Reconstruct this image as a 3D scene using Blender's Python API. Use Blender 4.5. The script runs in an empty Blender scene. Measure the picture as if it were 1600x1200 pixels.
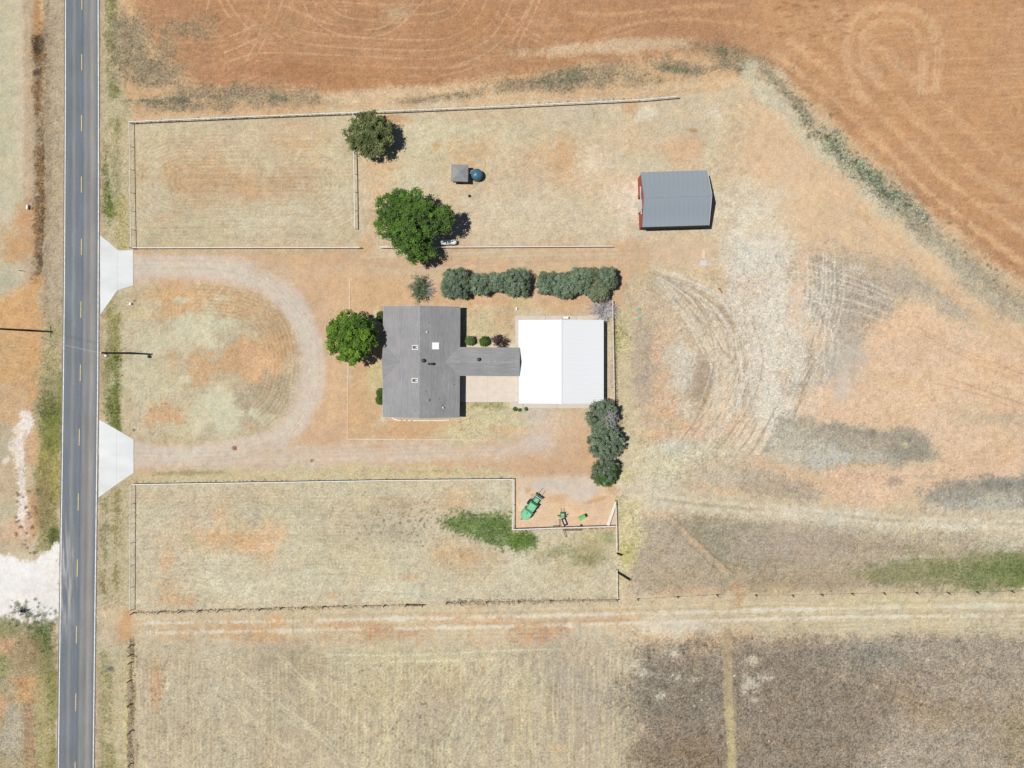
import bpy, math, random
import numpy as np
from mathutils import Vector

# ------------------------------------------------------------------ camera, world, sun, exposure
scene = bpy.context.scene
C = scene.collection
S = 0.1235            # metres per photograph pixel on the ground
H = 136.0             # camera height
CX, CY = 800.0, 556.0  # photograph pixel straight below the camera

cam_d = bpy.data.cameras.new("camera")
cam = bpy.data.objects.new("camera", cam_d)
C.objects.link(cam)
cam.location = (0, 0, H)
cam.rotation_euler = (0, 0, 0)
cam_d.sensor_fit = 'HORIZONTAL'
cam_d.sensor_width = 36.0
cam_d.lens = 36.0 * (H / S) / 1600.0
cam_d.shift_y = -(600 - CY) / 1600.0
cam_d.clip_start = 1.0
cam_d.clip_end = 6000.0
scene.camera = cam

SUN_EL = math.radians(68.2)
SUN_DIR = Vector((-math.cos(SUN_EL), 0.022, math.sin(SUN_EL)))   # towards the sun: image left
world = bpy.data.worlds.new("World")
scene.world = world
world.use_nodes = True
wn = world.node_tree
wn.nodes.clear()
sky = wn.nodes.new('ShaderNodeTexSky')
sky.sky_type = 'NISHITA'
sky.sun_disc = False
sky.altitude = 1250.0      # high plains
sky.dust_density = 0.4
sky.sun_elevation = SUN_EL
sky.sun_rotation = math.atan2(SUN_DIR.x, SUN_DIR.y)
bg = wn.nodes.new('ShaderNodeBackground')
bg.inputs['Strength'].default_value = 0.05
wo = wn.nodes.new('ShaderNodeOutputWorld')
wn.links.new(sky.outputs[0], bg.inputs[0])
wn.links.new(bg.outputs[0], wo.inputs[0])

sun_d = bpy.data.lights.new("sun", 'SUN')
sun_d.energy = 4.6
sun_d.angle = math.radians(0.53)
sun_d.color = (1.0, 0.965, 0.91)
sun = bpy.data.objects.new("sun", sun_d)
C.objects.link(sun)
sun.rotation_euler = SUN_DIR.to_track_quat('Z', 'Y').to_euler()
sun.location = (-60, 0, 150)

scene.view_settings.view_transform = 'Standard'
scene.view_settings.look = 'None'
scene.view_settings.gamma = 1.0
scene.view_settings.use_curve_mapping = False
scene.view_settings.exposure = 0.30
KR, KG, KB = 1.74, 1.755, 1.75   # display-linear value of a white horizontal sheet in this light

random.seed(7)
rng = np.random.default_rng(7)

# ------------------------------------------------------------------ helpers
def lin1(c):
    c = c / 255.0
    return c / 12.92 if c <= 0.04045 else ((c + 0.055) / 1.055) ** 2.4

def alb(r, g, b):
    """base colour that shows as this display colour on flat sunlit ground"""
    return (lin1(r) / KR, lin1(g) / KG, lin1(b) / KB)

def P(px, py, z=0.0):
    """photograph pixel of a point at height z -> world position"""
    k = S * (H - z) / H
    return Vector(((px - CX) * k, (CY - py) * k, z))

def node_mat(name):
    m = bpy.data.materials.new(name)
    m.use_nodes = True
    nt = m.node_tree
    b = nt.nodes['Principled BSDF']
    return m, nt, b

def mat(name, col, rough=0.7, metal=0.0, var=0.12, scale=3.0, stretch=(1, 1, 1), bump=0.0, detail=3.0, spec=0.3):
    """plain procedural material: colour broken up by noise"""
    m, nt, b = node_mat(name)
    tc = nt.nodes.new('ShaderNodeTexCoord')
    mp = nt.nodes.new('ShaderNodeMapping')
    mp.inputs['Scale'].default_value = stretch
    nz = nt.nodes.new('ShaderNodeTexNoise')
    nz.inputs['Scale'].default_value = scale
    nz.inputs['Detail'].default_value = detail
    mr = nt.nodes.new('ShaderNodeMapRange')
    mr.inputs['From Min'].default_value = 0.25
    mr.inputs['From Max'].default_value = 0.75
    mr.inputs['To Min'].default_value = 1 - var
    mr.inputs['To Max'].default_value = 1 + var
    mx = nt.nodes.new('ShaderNodeVectorMath')
    mx.operation = 'SCALE'
    mx.inputs[0].default_value = col
    nt.links.new(tc.outputs['Object'], mp.inputs[0])
    nt.links.new(mp.outputs[0], nz.inputs['Vector'])
    nt.links.new(nz.outputs['Fac'], mr.inputs['Value'])
    nt.links.new(mr.outputs[0], mx.inputs['Scale'])
    nt.links.new(mx.outputs[0], b.inputs['Base Color'])
    b.inputs['Roughness'].default_value = rough
    b.inputs['Metallic'].default_value = metal
    b.inputs['Specular IOR Level'].default_value = spec
    if bump:
        bp = nt.nodes.new('ShaderNodeBump')
        bp.inputs['Strength'].default_value = bump
        bp.inputs['Distance'].default_value = 0.03
        nt.links.new(nz.outputs['Fac'], bp.inputs['Height'])
        nt.links.new(bp.outputs[0], b.inputs['Normal'])
    return m

def attr_mat(name, rough=0.95, fine=((1.3, 0.06), (5.0, 0.10), (14.0, 0.10)), bump=0.0, translucent=0.0, speckle=0.0):
    """colour attribute 'Col' multiplied by several scales of noise"""
    m, nt, b = node_mat(name)
    at = nt.nodes.new('ShaderNodeAttribute')
    at.attribute_name = 'Col'
    prev = at.outputs['Color']
    tc = nt.nodes.new('ShaderNodeTexCoord')
    nz = None
    for sc, am in fine:
        nz = nt.nodes.new('ShaderNodeTexNoise')
        nz.inputs['Scale'].default_value = sc
        nz.inputs['Detail'].default_value = 3.0
        nt.links.new(tc.outputs['Object'], nz.inputs['Vector'])
        mr = nt.nodes.new('ShaderNodeMapRange')
        mr.inputs['From Min'].default_value = 0.25
        mr.inputs['From Max'].default_value = 0.75
        mr.inputs['To Min'].default_value = 1 - am
        mr.inputs['To Max'].default_value = 1 + am
        nt.links.new(nz.outputs['Fac'], mr.inputs['Value'])
        mx = nt.nodes.new('ShaderNodeVectorMath')
        mx.operation = 'SCALE'
        nt.links.new(prev, mx.inputs[0])
        nt.links.new(mr.outputs[0], mx.inputs['Scale'])
        prev = mx.outputs[0]
    if speckle:      # grain of stalks and clods, as strong as the attribute's alpha says
        for sc, k_, lo in ((3.4, 1.0, .0), (7.5, 0.9, .0)):
            nz = nt.nodes.new('ShaderNodeTexNoise')
            nz.inputs['Scale'].default_value = sc
            nz.inputs['Detail'].default_value = 1.0
            nt.links.new(tc.outputs['Object'], nz.inputs['Vector'])
            mr = nt.nodes.new('ShaderNodeMapRange')
            for kk, vv in (('From Min', .3), ('From Max', .7), ('To Min', -speckle * k_), ('To Max', speckle * k_)): mr.inputs[kk].default_value = vv
            mr.clamp = False
            ma = nt.nodes.new('ShaderNodeMath'); ma.operation = 'MULTIPLY_ADD'; ma.inputs[2].default_value = 1.0
            cl = nt.nodes.new('ShaderNodeMath'); cl.operation = 'MAXIMUM'; cl.inputs[1].default_value = 0.35
            mx = nt.nodes.new('ShaderNodeVectorMath'); mx.operation = 'SCALE'
            nt.links.new(nz.outputs['Fac'], mr.inputs['Value']); nt.links.new(mr.outputs[0], ma.inputs[0]); nt.links.new(at.outputs['Alpha'], ma.inputs[1])
            nt.links.new(ma.outputs[0], cl.inputs[0]); nt.links.new(prev, mx.inputs[0]); nt.links.new(cl.outputs[0], mx.inputs['Scale'])
            prev = mx.outputs[0]
    nt.links.new(prev, b.inputs['Base Color'])
    b.inputs['Roughness'].default_value = rough
    b.inputs['Specular IOR Level'].default_value = 0.15
    if bump and nz is not None:
        bp = nt.nodes.new('ShaderNodeBump')
        bp.inputs['Strength'].default_value = bump
        bp.inputs['Distance'].default_value = 0.05
        nt.links.new(nz.outputs['Fac'], bp.inputs['Height'])
        nt.links.new(bp.outputs[0], b.inputs['Normal'])
    if translucent:
        out = nt.nodes['Material Output']
        tr = nt.nodes.new('ShaderNodeBsdfTranslucent')
        ms = nt.nodes.new('ShaderNodeMixShader')
        ms.inputs[0].default_value = translucent
        nt.links.new(prev, tr.inputs['Color'])
        nt.links.new(b.outputs[0], ms.inputs[1])
        nt.links.new(tr.outputs[0], ms.inputs[2])
        nt.links.new(ms.outputs[0], out.inputs['Surface'])
    return m

def tag(o, label=None, cat=None, group=None, kind=None):
    if label: o['label'] = label
    if cat: o['category'] = cat
    if group: o['group'] = group
    if kind: o['kind'] = kind
    return o

def thing(name, label, cat, loc=(0, 0, 0), rz=0.0, group=None):
    o = bpy.data.objects.new(name, None)
    o.empty_display_size = 0.3
    C.objects.link(o)
    o.location = loc
    o.rotation_euler = (0, 0, rz)
    return tag(o, label, cat, group)

def link_mesh(name, me, m, parent=None):
    o = bpy.data.objects.new(name, me)
    C.objects.link(o)
    if m is not None and len(me.materials) == 0:
        me.materials.append(m)
    if parent is not None:
        o.parent = parent
    return o

def mesh_np(name, V, F, col=None, smooth=False):
    """fast mesh from arrays: V (n,3), F (m,k)"""
    me = bpy.data.meshes.new(name)
    V = np.ascontiguousarray(V, dtype=np.float32)
    F = np.ascontiguousarray(F, dtype=np.int32)
    n, k = F.shape
    me.vertices.add(len(V))
    me.vertices.foreach_set('co', V.ravel())
    me.loops.add(n * k)
    me.loops.foreach_set('vertex_index', F.ravel())
    me.polygons.add(n)
    me.polygons.foreach_set('loop_start', np.arange(0, n * k, k, dtype=np.int32))
    me.polygons.foreach_set('loop_total', np.full(n, k, dtype=np.int32))
    if smooth:
        me.polygons.foreach_set('use_smooth', np.ones(n, dtype=bool))
    me.update(calc_edges=True)
    if col is not None:
        a = me.color_attributes.new('Col', 'FLOAT_COLOR', 'POINT')
        c4 = np.ones((len(V), 4), dtype=np.float32)
        c4[:, :col.shape[1]] = col
        a.data.foreach_set('color', c4.ravel())
    return me

class MB:
    """collects simple solids into one mesh"""
    def __init__(self):
        self.v, self.f = [], []
    def add(self, vs, fs):
        o = len(self.v)
        self.v += [tuple(p) for p in vs]
        self.f += [tuple(i + o for i in f) for f in fs]
        return self
    def box(self, x0, x1, y0, y1, z0, z1):
        return self.add([(x0, y0, z0), (x1, y0, z0), (x1, y1, z0), (x0, y1, z0), (x0, y0, z1), (x1, y0, z1), (x1, y1, z1), (x0, y1, z1)],
                        [(3, 2, 1, 0), (4, 5, 6, 7), (0, 1, 5, 4), (1, 2, 6, 5), (2, 3, 7, 6), (3, 0, 4, 7)])
    def bar(self, a, b, w, h):
        """rectangular bar from a to b, w across, h tall"""
        a, b = Vector(a), Vector(b)
        d = (b - a).normalized()
        s = d.cross(Vector((0, 0, 1)))
        if s.length < 1e-4: s = Vector((1, 0, 0))
        s.normalize()
        u = s.cross(d)
        s, u = s * w / 2, u * h / 2
        vs = [a - s - u, a + s - u, a + s + u, a - s + u, b - s - u, b + s - u, b + s + u, b - s + u]
        return self.add(vs, [(3, 2, 1, 0), (4, 5, 6, 7), (0, 1, 5, 4), (1, 2, 6, 5), (2, 3, 7, 6), (3, 0, 4, 7)][:])
    def tube(self, a, b, r0, r1=None, n=8, cap=True):
        a, b = Vector(a), Vector(b)
        r1 = r0 if r1 is None else r1
        d = (b - a).normalized()
        s = d.cross(Vector((0, 0, 1)))
        if s.length < 1e-4: s = Vector((1, 0, 0))
        s.normalize()
        u = d.cross(s)
        vs = []
        for p, r in ((a, r0), (b, r1)):
            for i in range(n):
                t = 2 * math.pi * i / n
                vs.append(p + s * math.cos(t) * r + u * math.sin(t) * r)
        fs = [(i, (i + 1) % n, n + (i + 1) % n, n + i) for i in range(n)]
        if cap: fs += [tuple(range(n - 1, -1, -1)), tuple(range(n, 2 * n))]
        return self.add(vs, fs)
    def lathe(self, prof, n=16, c=(0, 0, 0), cap=True):
        """prof: (radius, z) from bottom to top"""
        vs, fs = [], []
        for r, z in prof:
            for i in range(n):
                t = 2 * math.pi * i / n
                vs.append((c[0] + r * math.cos(t), c[1] + r * math.sin(t), c[2] + z))
        for k in range(len(prof) - 1):
            for i in range(n):
                j = (i + 1) % n
                fs.append((k * n + i, k * n + j, (k + 1) * n + j, (k + 1) * n + i))
        if cap:
            fs.append(tuple(range(n - 1, -1, -1)))
            q = (len(prof) - 1) * n
            fs.append(tuple(range(q, q + n)))
        return self.add(vs, fs)
    def prism(self, pts, z0, z1):
        n = len(pts)
        vs = [(p[0], p[1], z0) for p in pts] + [(p[0], p[1], z1) for p in pts]
        area = sum(pts[i][0] * pts[(i + 1) % n][1] - pts[(i + 1) % n][0] * pts[i][1] for i in range(n))
        fs = [tuple(range(n - 1, -1, -1)), tuple(range(n, 2 * n))] + [(i, (i + 1) % n, n + (i + 1) % n, n + i) for i in range(n)]
        if area < 0: fs = [tuple(reversed(f)) for f in fs]
        return self.add(vs, fs)
    def slab(self, pts, t):
        """polygon pts (3d, counter-clockwise from above) thickened downwards by t"""
        n = len(pts)
        vs = [tuple(p) for p in pts] + [(p[0], p[1], p[2] - t) for p in pts]
        fs = [tuple(range(n)), tuple(range(2 * n - 1, n - 1, -1))] + [(i, n + i, n + (i + 1) % n, (i + 1) % n) for i in range(n)]
        return self.add(vs, fs)
    def build(self, name, m, parent=None, smooth=False, bevel=0.0):
        me = bpy.data.meshes.new(name)
        me.from_pydata(self.v, [], self.f)
        if smooth:
            for p in me.polygons: p.use_smooth = True
        me.update()
        o = link_mesh(name, me, m, parent)
        if bevel:
            md = o.modifiers.new('bevel', 'BEVEL')
            md.width = bevel
            md.segments = 2
        return o

# ------------------------------------------------------------------ ground: raster of soil and grass colour on a fine grid
STEP = 1.75
X0, X1, Y0, Y1 = -80, 1680, -80, 1280
gx = np.arange(X0, X1 + 1, STEP).astype(np.float32)
gy = np.arange(Y0, Y1 + 1, STEP).astype(np.float32)
NXG, NYG = len(gx), len(gy)
TH, TW = 864, 1080

def spectral(lo, hi, seed, beta=0.0, ax=1.0, ay=1.0):
    """band-limited periodic noise, wavelengths lo..hi in photograph pixels, unit deviation"""
    r = np.random.default_rng(seed)
    w = np.fft.rfft2(r.standard_normal((TH, TW)))
    fy = np.fft.fftfreq(TH)[:, None] * ay / STEP
    fx = np.fft.rfftfreq(TW)[None, :] * ax / STEP
    f = np.sqrt(fx * fx + fy * fy)
    wl = 1.0 / np.maximum(f, 1e-6)
    filt = 1 / (1 + (lo / wl) ** 6) / (1 + (wl / hi) ** 6) * np.maximum(f, 1e-6) ** (-beta)
    filt[0, 0] = 0
    a = np.fft.irfft2(w * filt, s=(TH, TW)).astype(np.float32)
    return a / a.std()

NF = spectral(4, 12, 1)
NM = spectral(10, 60, 2, 0.8)
NL = spectral(50, 300, 3, 0.8)
NB = spectral(4, 260, 4, 1.1)
NG = spectral(3.4, 30, 5, 0.35)
NV = spectral(4, 60, 6, 0.5, 1.0, 14.0)    # long in y
NH = spectral(4, 60, 7, 0.5, 14.0, 1.0)    # long in x
IMG = np.zeros((NYG, NXG, 3), np.float32)
TEX = np.full((NYG, NXG), 0.07, np.float32)
LAB = np.zeros((NYG, NXG), np.int32)
_k = [0]

def crop(N, ys, xs):
    _k[0] += 1
    oy, ox = (_k[0] * 131) % TH, (_k[0] * 197) % TW
    return N[np.ix_((np.arange(ys.start, ys.stop) + oy) % TH, (np.arange(xs.start, xs.stop) + ox) % TW)]

def win(x0, x1, y0, y1, pad):
    a = max(0, int((x0 - pad - X0) / STEP)); b = min(NXG, int((x1 + pad - X0) / STEP) + 2)
    c = max(0, int((y0 - pad - Y0) / STEP)); d = min(NYG, int((y1 + pad - Y0) / STEP) + 2)
    return slice(c, max(c, d)), slice(a, max(a, b))

def lay(ys, xs, m, col, a, tex, lab=0):
    t = min(1.0, max(0.3, (col[0] - 178) / 28)) if col[2] < 185 and col[0] > col[1] + 8 and col[0] > 170 else 0.0
    c = np.array([lin1(v) for v in (col[0] + 1.5 * t, col[1] + (9 if col[0] >= 219 else 6 if col[0] - col[2] > 75 else 4) * t, min(col[2] + (17 if col[0] >= 219 else 8) * t, 188))] if t else [lin1(v) for v in col], np.float32)
    mm = (m * a)[..., None]
    IMG[ys, xs] = IMG[ys, xs] * (1 - mm) + c * mm
    if tex is not None:
        TEX[ys, xs] = TEX[ys, xs] * (1 - m * a) + tex * m * a
    if lab:
        L = LAB[ys, xs]
        L[m > 0.5] = lab

def sstep(t):
    t = np.clip(t, 0, 1)
    return t * t * (3 - 2 * t)

def edge_noise(ys, xs, kind='mix'):
    if kind == 'f': return crop(NF, ys, xs)
    if kind == 'v': return crop(NV, ys, xs)
    if kind == 'h': return crop(NH, ys, xs)
    return 0.65 * crop(NB, ys, xs) + 0.35 * crop(NF, ys, xs)

def blob(cx, cy, rx, ry, col, a=1.0, soft=0.5, n=0.35, ang=0, tex=None, kind='mix', lab=0):
    ys, xs = win(cx - 0, cx + 0, cy, cy, max(rx, ry) * (1.6 + n))
    if ys.stop <= ys.start or xs.stop <= xs.start: return
    t = math.radians(ang)
    dx = gx[xs][None, :] - cx
    dy = gy[ys][:, None] - cy
    u = (dx * math.cos(t) + dy * math.sin(t)) / rx
    v = (-dx * math.sin(t) + dy * math.cos(t)) / ry
    r = np.sqrt(u * u + v * v)
    m = sstep((1 - r + n * edge_noise(ys, xs, kind)) / soft * 0.5 + 0.5)
    m *= sstep((1.6 + n - r) * 3)
    lay(ys, xs, m, col, a, tex, lab)

def poly(pts, col, a=1.0, soft=8, n=6, tex=None, kind='mix', lab=0, mod=None):
    p = np.array(pts, np.float32)
    ys, xs = win(p[:, 0].min(), p[:, 0].max(), p[:, 1].min(), p[:, 1].max(), soft + 3 * n)
    xx = np.broadcast_to(gx[xs][None, :], (ys.stop - ys.start, xs.stop - xs.start))
    yy = np.broadcast_to(gy[ys][:, None], xx.shape)
    d2 = np.full(xx.shape, 1e12, np.float32)
    ins = np.zeros(xx.shape, bool)
    k = len(p)
    for i in range(k):
        ax, ay = p[i]; bx, by = p[(i + 1) % k]
        ex, ey = bx - ax, by - ay
        L = ex * ex + ey * ey + 1e-9
        t = np.clip(((xx - ax) * ex + (yy - ay) * ey) / L, 0, 1)
        d2 = np.minimum(d2, (xx - ax - t * ex) ** 2 + (yy - ay - t * ey) ** 2)
        if ey != 0:
            cr = ((ay > yy) != (by > yy)) & (xx < ex * (yy - ay) / ey + ax)
            ins ^= cr
    d = np.sqrt(d2)
    d = np.where(ins, d, -d)
    m = sstep((d + n * edge_noise(ys, xs, kind)) / soft * 0.5 + 0.5)
    if mod is not None: m = m * mod(ys, xs)
    lay(ys, xs, m, col, a, tex, lab)

def smooth_path(pts, k=8):
    p = [np.array(q, float) for q in pts]
    if len(p) < 3: return np.array(p)
    out = []
    for i in range(len(p) - 1):
        a = p[max(i - 1, 0)]; b = p[i]; c = p[i + 1]; d = p[min(i + 2, len(p) - 1)]
        for j in range(k):
            t = j / k
            out.append(0.5 * ((2 * b) + (-a + c) * t + (2 * a - 5 * b + 4 * c - d) * t * t + (-a + 3 * b - 3 * c + d) * t ** 3))
    out.append(p[-1])
    return np.array(out)

def stroke(pts, w, col, a=1.0, soft=2.0, n=0.0, tex=None, brk=0.0, kind='mix', lab=0, k=6, fade=False):
    p = smooth_path(pts, k)
    tot = len(p) - 1
    M = {}
    ys, xs = win(p[:, 0].min(), p[:, 0].max(), p[:, 1].min(), p[:, 1].max(), w / 2 + soft + 3 * n + 2)
    if ys.stop <= ys.start or xs.stop <= xs.start: return
    xx = np.broadcast_to(gx[xs][None, :], (ys.stop - ys.start, xs.stop - xs.start))
    yy = np.broadcast_to(gy[ys][:, None], xx.shape)
    d2 = np.full(xx.shape, 1e9, np.float32)
    s = np.zeros(xx.shape, np.float32)
    R = w / 2 + soft + 3 * n + 2
    for i in range(tot):
        ax, ay = p[i]; bx, by = p[i + 1]
        i0 = int(max(0, (min(ax, bx) - R - gx[xs][0]) / STEP)); i1 = int((max(ax, bx) + R - gx[xs][0]) / STEP) + 2
        j0 = int(max(0, (min(ay, by) - R - gy[ys][0]) / STEP)); j1 = int((max(ay, by) + R - gy[ys][0]) / STEP) + 2
        if i1 <= 0 or j1 <= 0: continue
        X = xx[j0:j1, i0:i1]; Y = yy[j0:j1, i0:i1]
        if X.size == 0: continue
        ex, ey = bx - ax, by - ay
        L = ex * ex + ey * ey + 1e-9
        t = np.clip(((X - ax) * ex + (Y - ay) * ey) / L, 0, 1)
        q = (X - ax - t * ex) ** 2 + (Y - ay - t * ey) ** 2
        D = d2[j0:j1, i0:i1]
        b = q < D
        D[b] = q[b]
        s[j0:j1, i0:i1][b] = ((i + t) / tot)[b]
    d = np.sqrt(d2)
    if n: d = d + n * edge_noise(ys, xs, kind)
    m = sstep((w / 2 - d) / soft * 0.5 + 0.5)
    if fade: m = m * sstep(np.minimum(s, 1 - s) * 6)
    if brk: m = m * sstep(0.5 + (1 - brk) + crop(NB, ys, xs) * 0.6 - 0.2)
    lay(ys, xs, m, col, a, tex, lab)

# --- base: dry straw grass over tan soil
IMG[:] = np.array([lin1(v) for v in (209, 195, 166)], np.float32)
full = (slice(0, NYG), slice(0, NXG))
STRAW, PALE, PEACH, ORANGE, RED = (204, 191, 158), (216, 209, 181), (221, 184, 145), (200, 162, 120), (196, 148, 106)
GREYB, DARKB, OLIVE, GREEN, WHITE = (177, 162, 140), (146, 131, 112), (150, 148, 100), (104, 124, 70), (232, 227, 214)
DRIVE = (210, 191, 165)
for col, th in (((199, 176, 142), 0.4), ((216, 199, 164), 0.5), ((206, 176, 138), 0.9)):
    lay(*full, sstep(crop(NB, *full) * 0.6 - th + 0.5), col, 0.55, None)

# --- far left of the road
poly([(-90, -90), (40, -90), (40, 420), (-90, 430)], (201, 194, 164), 1, 4, 2, 0.07)
poly([(24, -90), (40, -90), (40, 300), (26, 300)], (211, 190, 160), .7, 6, 4)
poly([(38, -90), (102, -90), (102, 660), (38, 660)], (188, 170, 140), 1, 4, 2, 0.12)
poly([(38, -90), (54, -90), (54, 500), (38, 500)], (196, 172, 140), .9, 4, 3, 0.08)
poly([(66, -90), (80, -90), (82, 300), (70, 500), (64, 300)], (160, 143, 118), .8, 5, 5, 0.16)
stroke([(57, -90), (58, 20), (58, 60)], 14, (206, 158, 108), .9, 4, 4)
stroke([(61, 60), (60, 110), (58, 160), (61, 220), (62, 300), (60, 350), (59, 400), (60, 440)], 13, (143, 113, 76), .85, 5, 5, 0.22)
stroke([(66, 190), (67, 260), (66, 330), (62, 400), (60, 440)], 5, (84, 68, 50), .8, 3, 3, 0.25, brk=.3)  # shadow side of the ditch, its shade put into the ground colour
blob(58, 70, 7, 12, (92, 76, 58), .9); blob(57, 112, 6, 6, (88, 72, 56), .8); blob(66, 55, 8, 20, (130, 118, 92), .6)
stroke([(84, 20), (86, 200), (84, 420)], 14, (182, 166, 138), .6, 6, 4, 0.14)
for x, y, rx, ry in ((20, 345, 26, 20), (32, 380, 26, 18), (20, 400, 22, 20), (42, 340, 14, 24)):
    blob(x, y, rx, ry, (200, 156, 112), .8)
blob(10, 330, 16, 24, (204, 194, 168), .8); blob(12, 450, 24, 22, (184, 180, 156), .8); blob(8, 480, 18, 16, (188, 176, 152), .8)
poly([(-90, 470), (20, 455), (60, 435), (64, 520), (62, 600), (50, 660), (30, 690), (-90, 700)], (209, 163, 112), .95, 8, 8, 0.10)
blob(40, 590, 24, 28, (196, 158, 116), .6); blob(14, 560, 26, 40, (204, 166, 120), .7)
poly([(62, 500), (100, 500), (98, 690), (62, 690)], (168, 160, 118), .9, 6, 8, 0.18)
stroke([(94, 590), (92, 660), (90, 700)], 10, (128, 132, 62), .8, 4, 3, .14)
poly([(58, 640), (98, 640), (95, 860), (55, 860)], (150, 146, 96), .9, 8, 8, 0.18)
blob(74, 650, 16, 45, (108, 114, 64), .8, kind='mix'); blob(78, 740, 16, 50, (158, 150, 84), .7); blob(85, 680, 10, 30, (120, 126, 60), .6)
blob(66, 790, 14, 50, (140, 128, 92), .8); blob(84, 840, 8, 14, (96, 104, 56), .8)
poly([(-90, 600), (36, 610), (50, 660), (40, 860), (-90, 860)], (200, 176, 142), .9, 8, 8, .10)
blob(12, 640, 22, 30, (206, 166, 122), .8); blob(4, 690, 14, 24, (186, 178, 150), .7); blob(10, 800, 16, 30, (198, 186, 152), .7)
stroke([(43, 655), (36, 680), (30, 720), (36, 770), (40, 830)], 16, (238, 228, 216), .95, 4, 5, .10)
stroke([(28, 670), (24, 700), (28, 730)], 10, (234, 222, 208), .8, 4, 4); blob(8, 720, 8, 4, WHITE, .7, ang=-30)
blob(50, 700, 10, 26, (212, 168, 128), .8); blob(24, 830, 18, 16, (216, 178, 142), .8); blob(50, 800, 10, 40, (196, 150, 108), .7)
for i in range(36):
    blob(random.uniform(24, 60), random.uniform(760, 870), 2.2, 2.0, (112, 102, 74), .8)
poly([(-90, 868), (20, 868), (56, 880), (74, 862), (90, 848), (97, 850), (94, 950), (88, 980), (64, 975), (40, 972), (-90, 975)], (241, 238, 232), 1, 3, 4, 0.035, lab=4)
poly([(-90, 975), (50, 975), (92, 970), (92, 1290), (-90, 1290)], (178, 163, 128), 1, 6, 8, .16)
blob(66, 1000, 18, 36, (98, 116, 64), .9); blob(74, 1040, 14, 40, (118, 122, 74), .7); blob(12, 980, 22, 14, (138, 142, 96), .7); blob(6, 1030, 12, 24, (134, 146, 84), .6)
blob(14, 1010, 18, 16, (206, 162, 124), .8); blob(44, 1020, 26, 30, (160, 138, 102), .7); blob(40, 1068, 18, 10, (204, 154, 108), .8)
blob(38, 1092, 22, 12, (208, 158, 106), .8); blob(4, 1110, 8, 20, (206, 154, 108), .8); blob(22, 1150, 22, 40, (186, 178, 156), .8); blob(46, 1160, 10, 60, (172, 142, 110), .8)
stroke([(66, 1060), (68, 1200), (66, 1290)], 22, (174, 164, 112), .7, 6, 6, .16); stroke([(84, 1060), (82, 1290)], 9, (140, 138, 74), .7, 4, 4, .16)
for i in range(60):
    blob(random.uniform(15, 90), random.uniform(935, 985), random.uniform(1.5, 4), random.uniform(1.5, 3), (118, 124, 92), .7)

# --- verge right of the road
poly([(150, -90), (206, -90), (206, 1290), (145, 1290)], (192, 179, 142), 1, 3, 2, .13)
stroke([(159, -90), (158, 600), (152, 1290)], 5, (190, 165, 138), .8, 3, 2, .1)
for pts, w, c, a in (([(170, -90), (172, 40), (176, 145)], 10, (128, 126, 72), .75), ([(178, 0), (180, 140)], 6, (112, 112, 66), .7),
                     ([(166, 230), (165, 290), (168, 330)], 10, (118, 130, 66), .85), ([(180, 190), (182, 290), (180, 330)], 7, (132, 134, 84), .6),
                     ([(170, 300), (171, 345)], 8, (114, 132, 58), .8), ([(190, 310), (192, 380)], 12, (172, 162, 94), .7),
                     ([(172, 470), (174, 560)], 12, (136, 132, 72), .75), ([(182, 500), (184, 580)], 7, (140, 138, 74), .75),
                     ([(182, 560), (185, 620), (184, 680)], 9, (98, 116, 40), .9), ([(168, 570), (170, 640)], 10, (136, 136, 74), .7),
                     ([(178, 620), (182, 668)], 14, (106, 116, 52), .8),
                     ([(165, 780), (164, 850), (163, 930)], 5, (112, 118, 72), .7), ([(182, 770), (182, 850), (180, 940)], 6, (132, 126, 62), .8),
                     ([(160, 1020), (162, 1100), (160, 1200), (158, 1290)], 8, (134, 132, 88), .6), ([(172, 1060), (174, 1180), (170, 1290)], 7, (138, 134, 74), .7),
                     ([(158, 900), (166, 945)], 12, (130, 128, 84), .5)):
    stroke(pts, w * 1.25, c, a * .85, 5, 5, .2)
blob(172, 1045, 6, 5, (96, 104, 92), .8)
poly([(170, 955), (262, 950), (290, 965), (300, 1005), (250, 1000), (172, 1000)], (203, 158, 112), .9, 6, 6, .06)
poly([(155, 930), (180, 935), (185, 1010), (154, 1020)], (203, 186, 154), .7, 8, 8)

# --- top: tilled field
F1 = [(186, -90), (1690, -90), (1690, 500), (1600, 436), (1540, 398), (1455, 330), (1372, 248), (1292, 172), (1220, 114), (1190, 92), (1100, 86), (1000, 92), (900, 104), (800, 118), (640, 134), (480, 136), (400, 140), (330, 140), (290, 124), (262, 96), (226, 50)]
poly([(183, -90), (1690, -90), (1690, 500), (1600, 450), (1450, 345), (1290, 190), (1210, 130), (1060, 150), (208, 188), (190, 120)], (208, 170, 128), 1, 5, 3, .09)
poly(F1, (182, 138, 101), 1, 9, 7, .10, lab=2)
lay(*full, ((LAB == 2) & True).astype(np.float32) * sstep(crop(NL, *full) * .5 + .3), (191, 147, 108), .6, None)
poly([(1130, -90), (1690, -90), (1690, 430), (1500, 330), (1370, 230), (1260, 130), (1180, 70)], (199, 152, 109), .85, 40, 14, .08)
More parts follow.
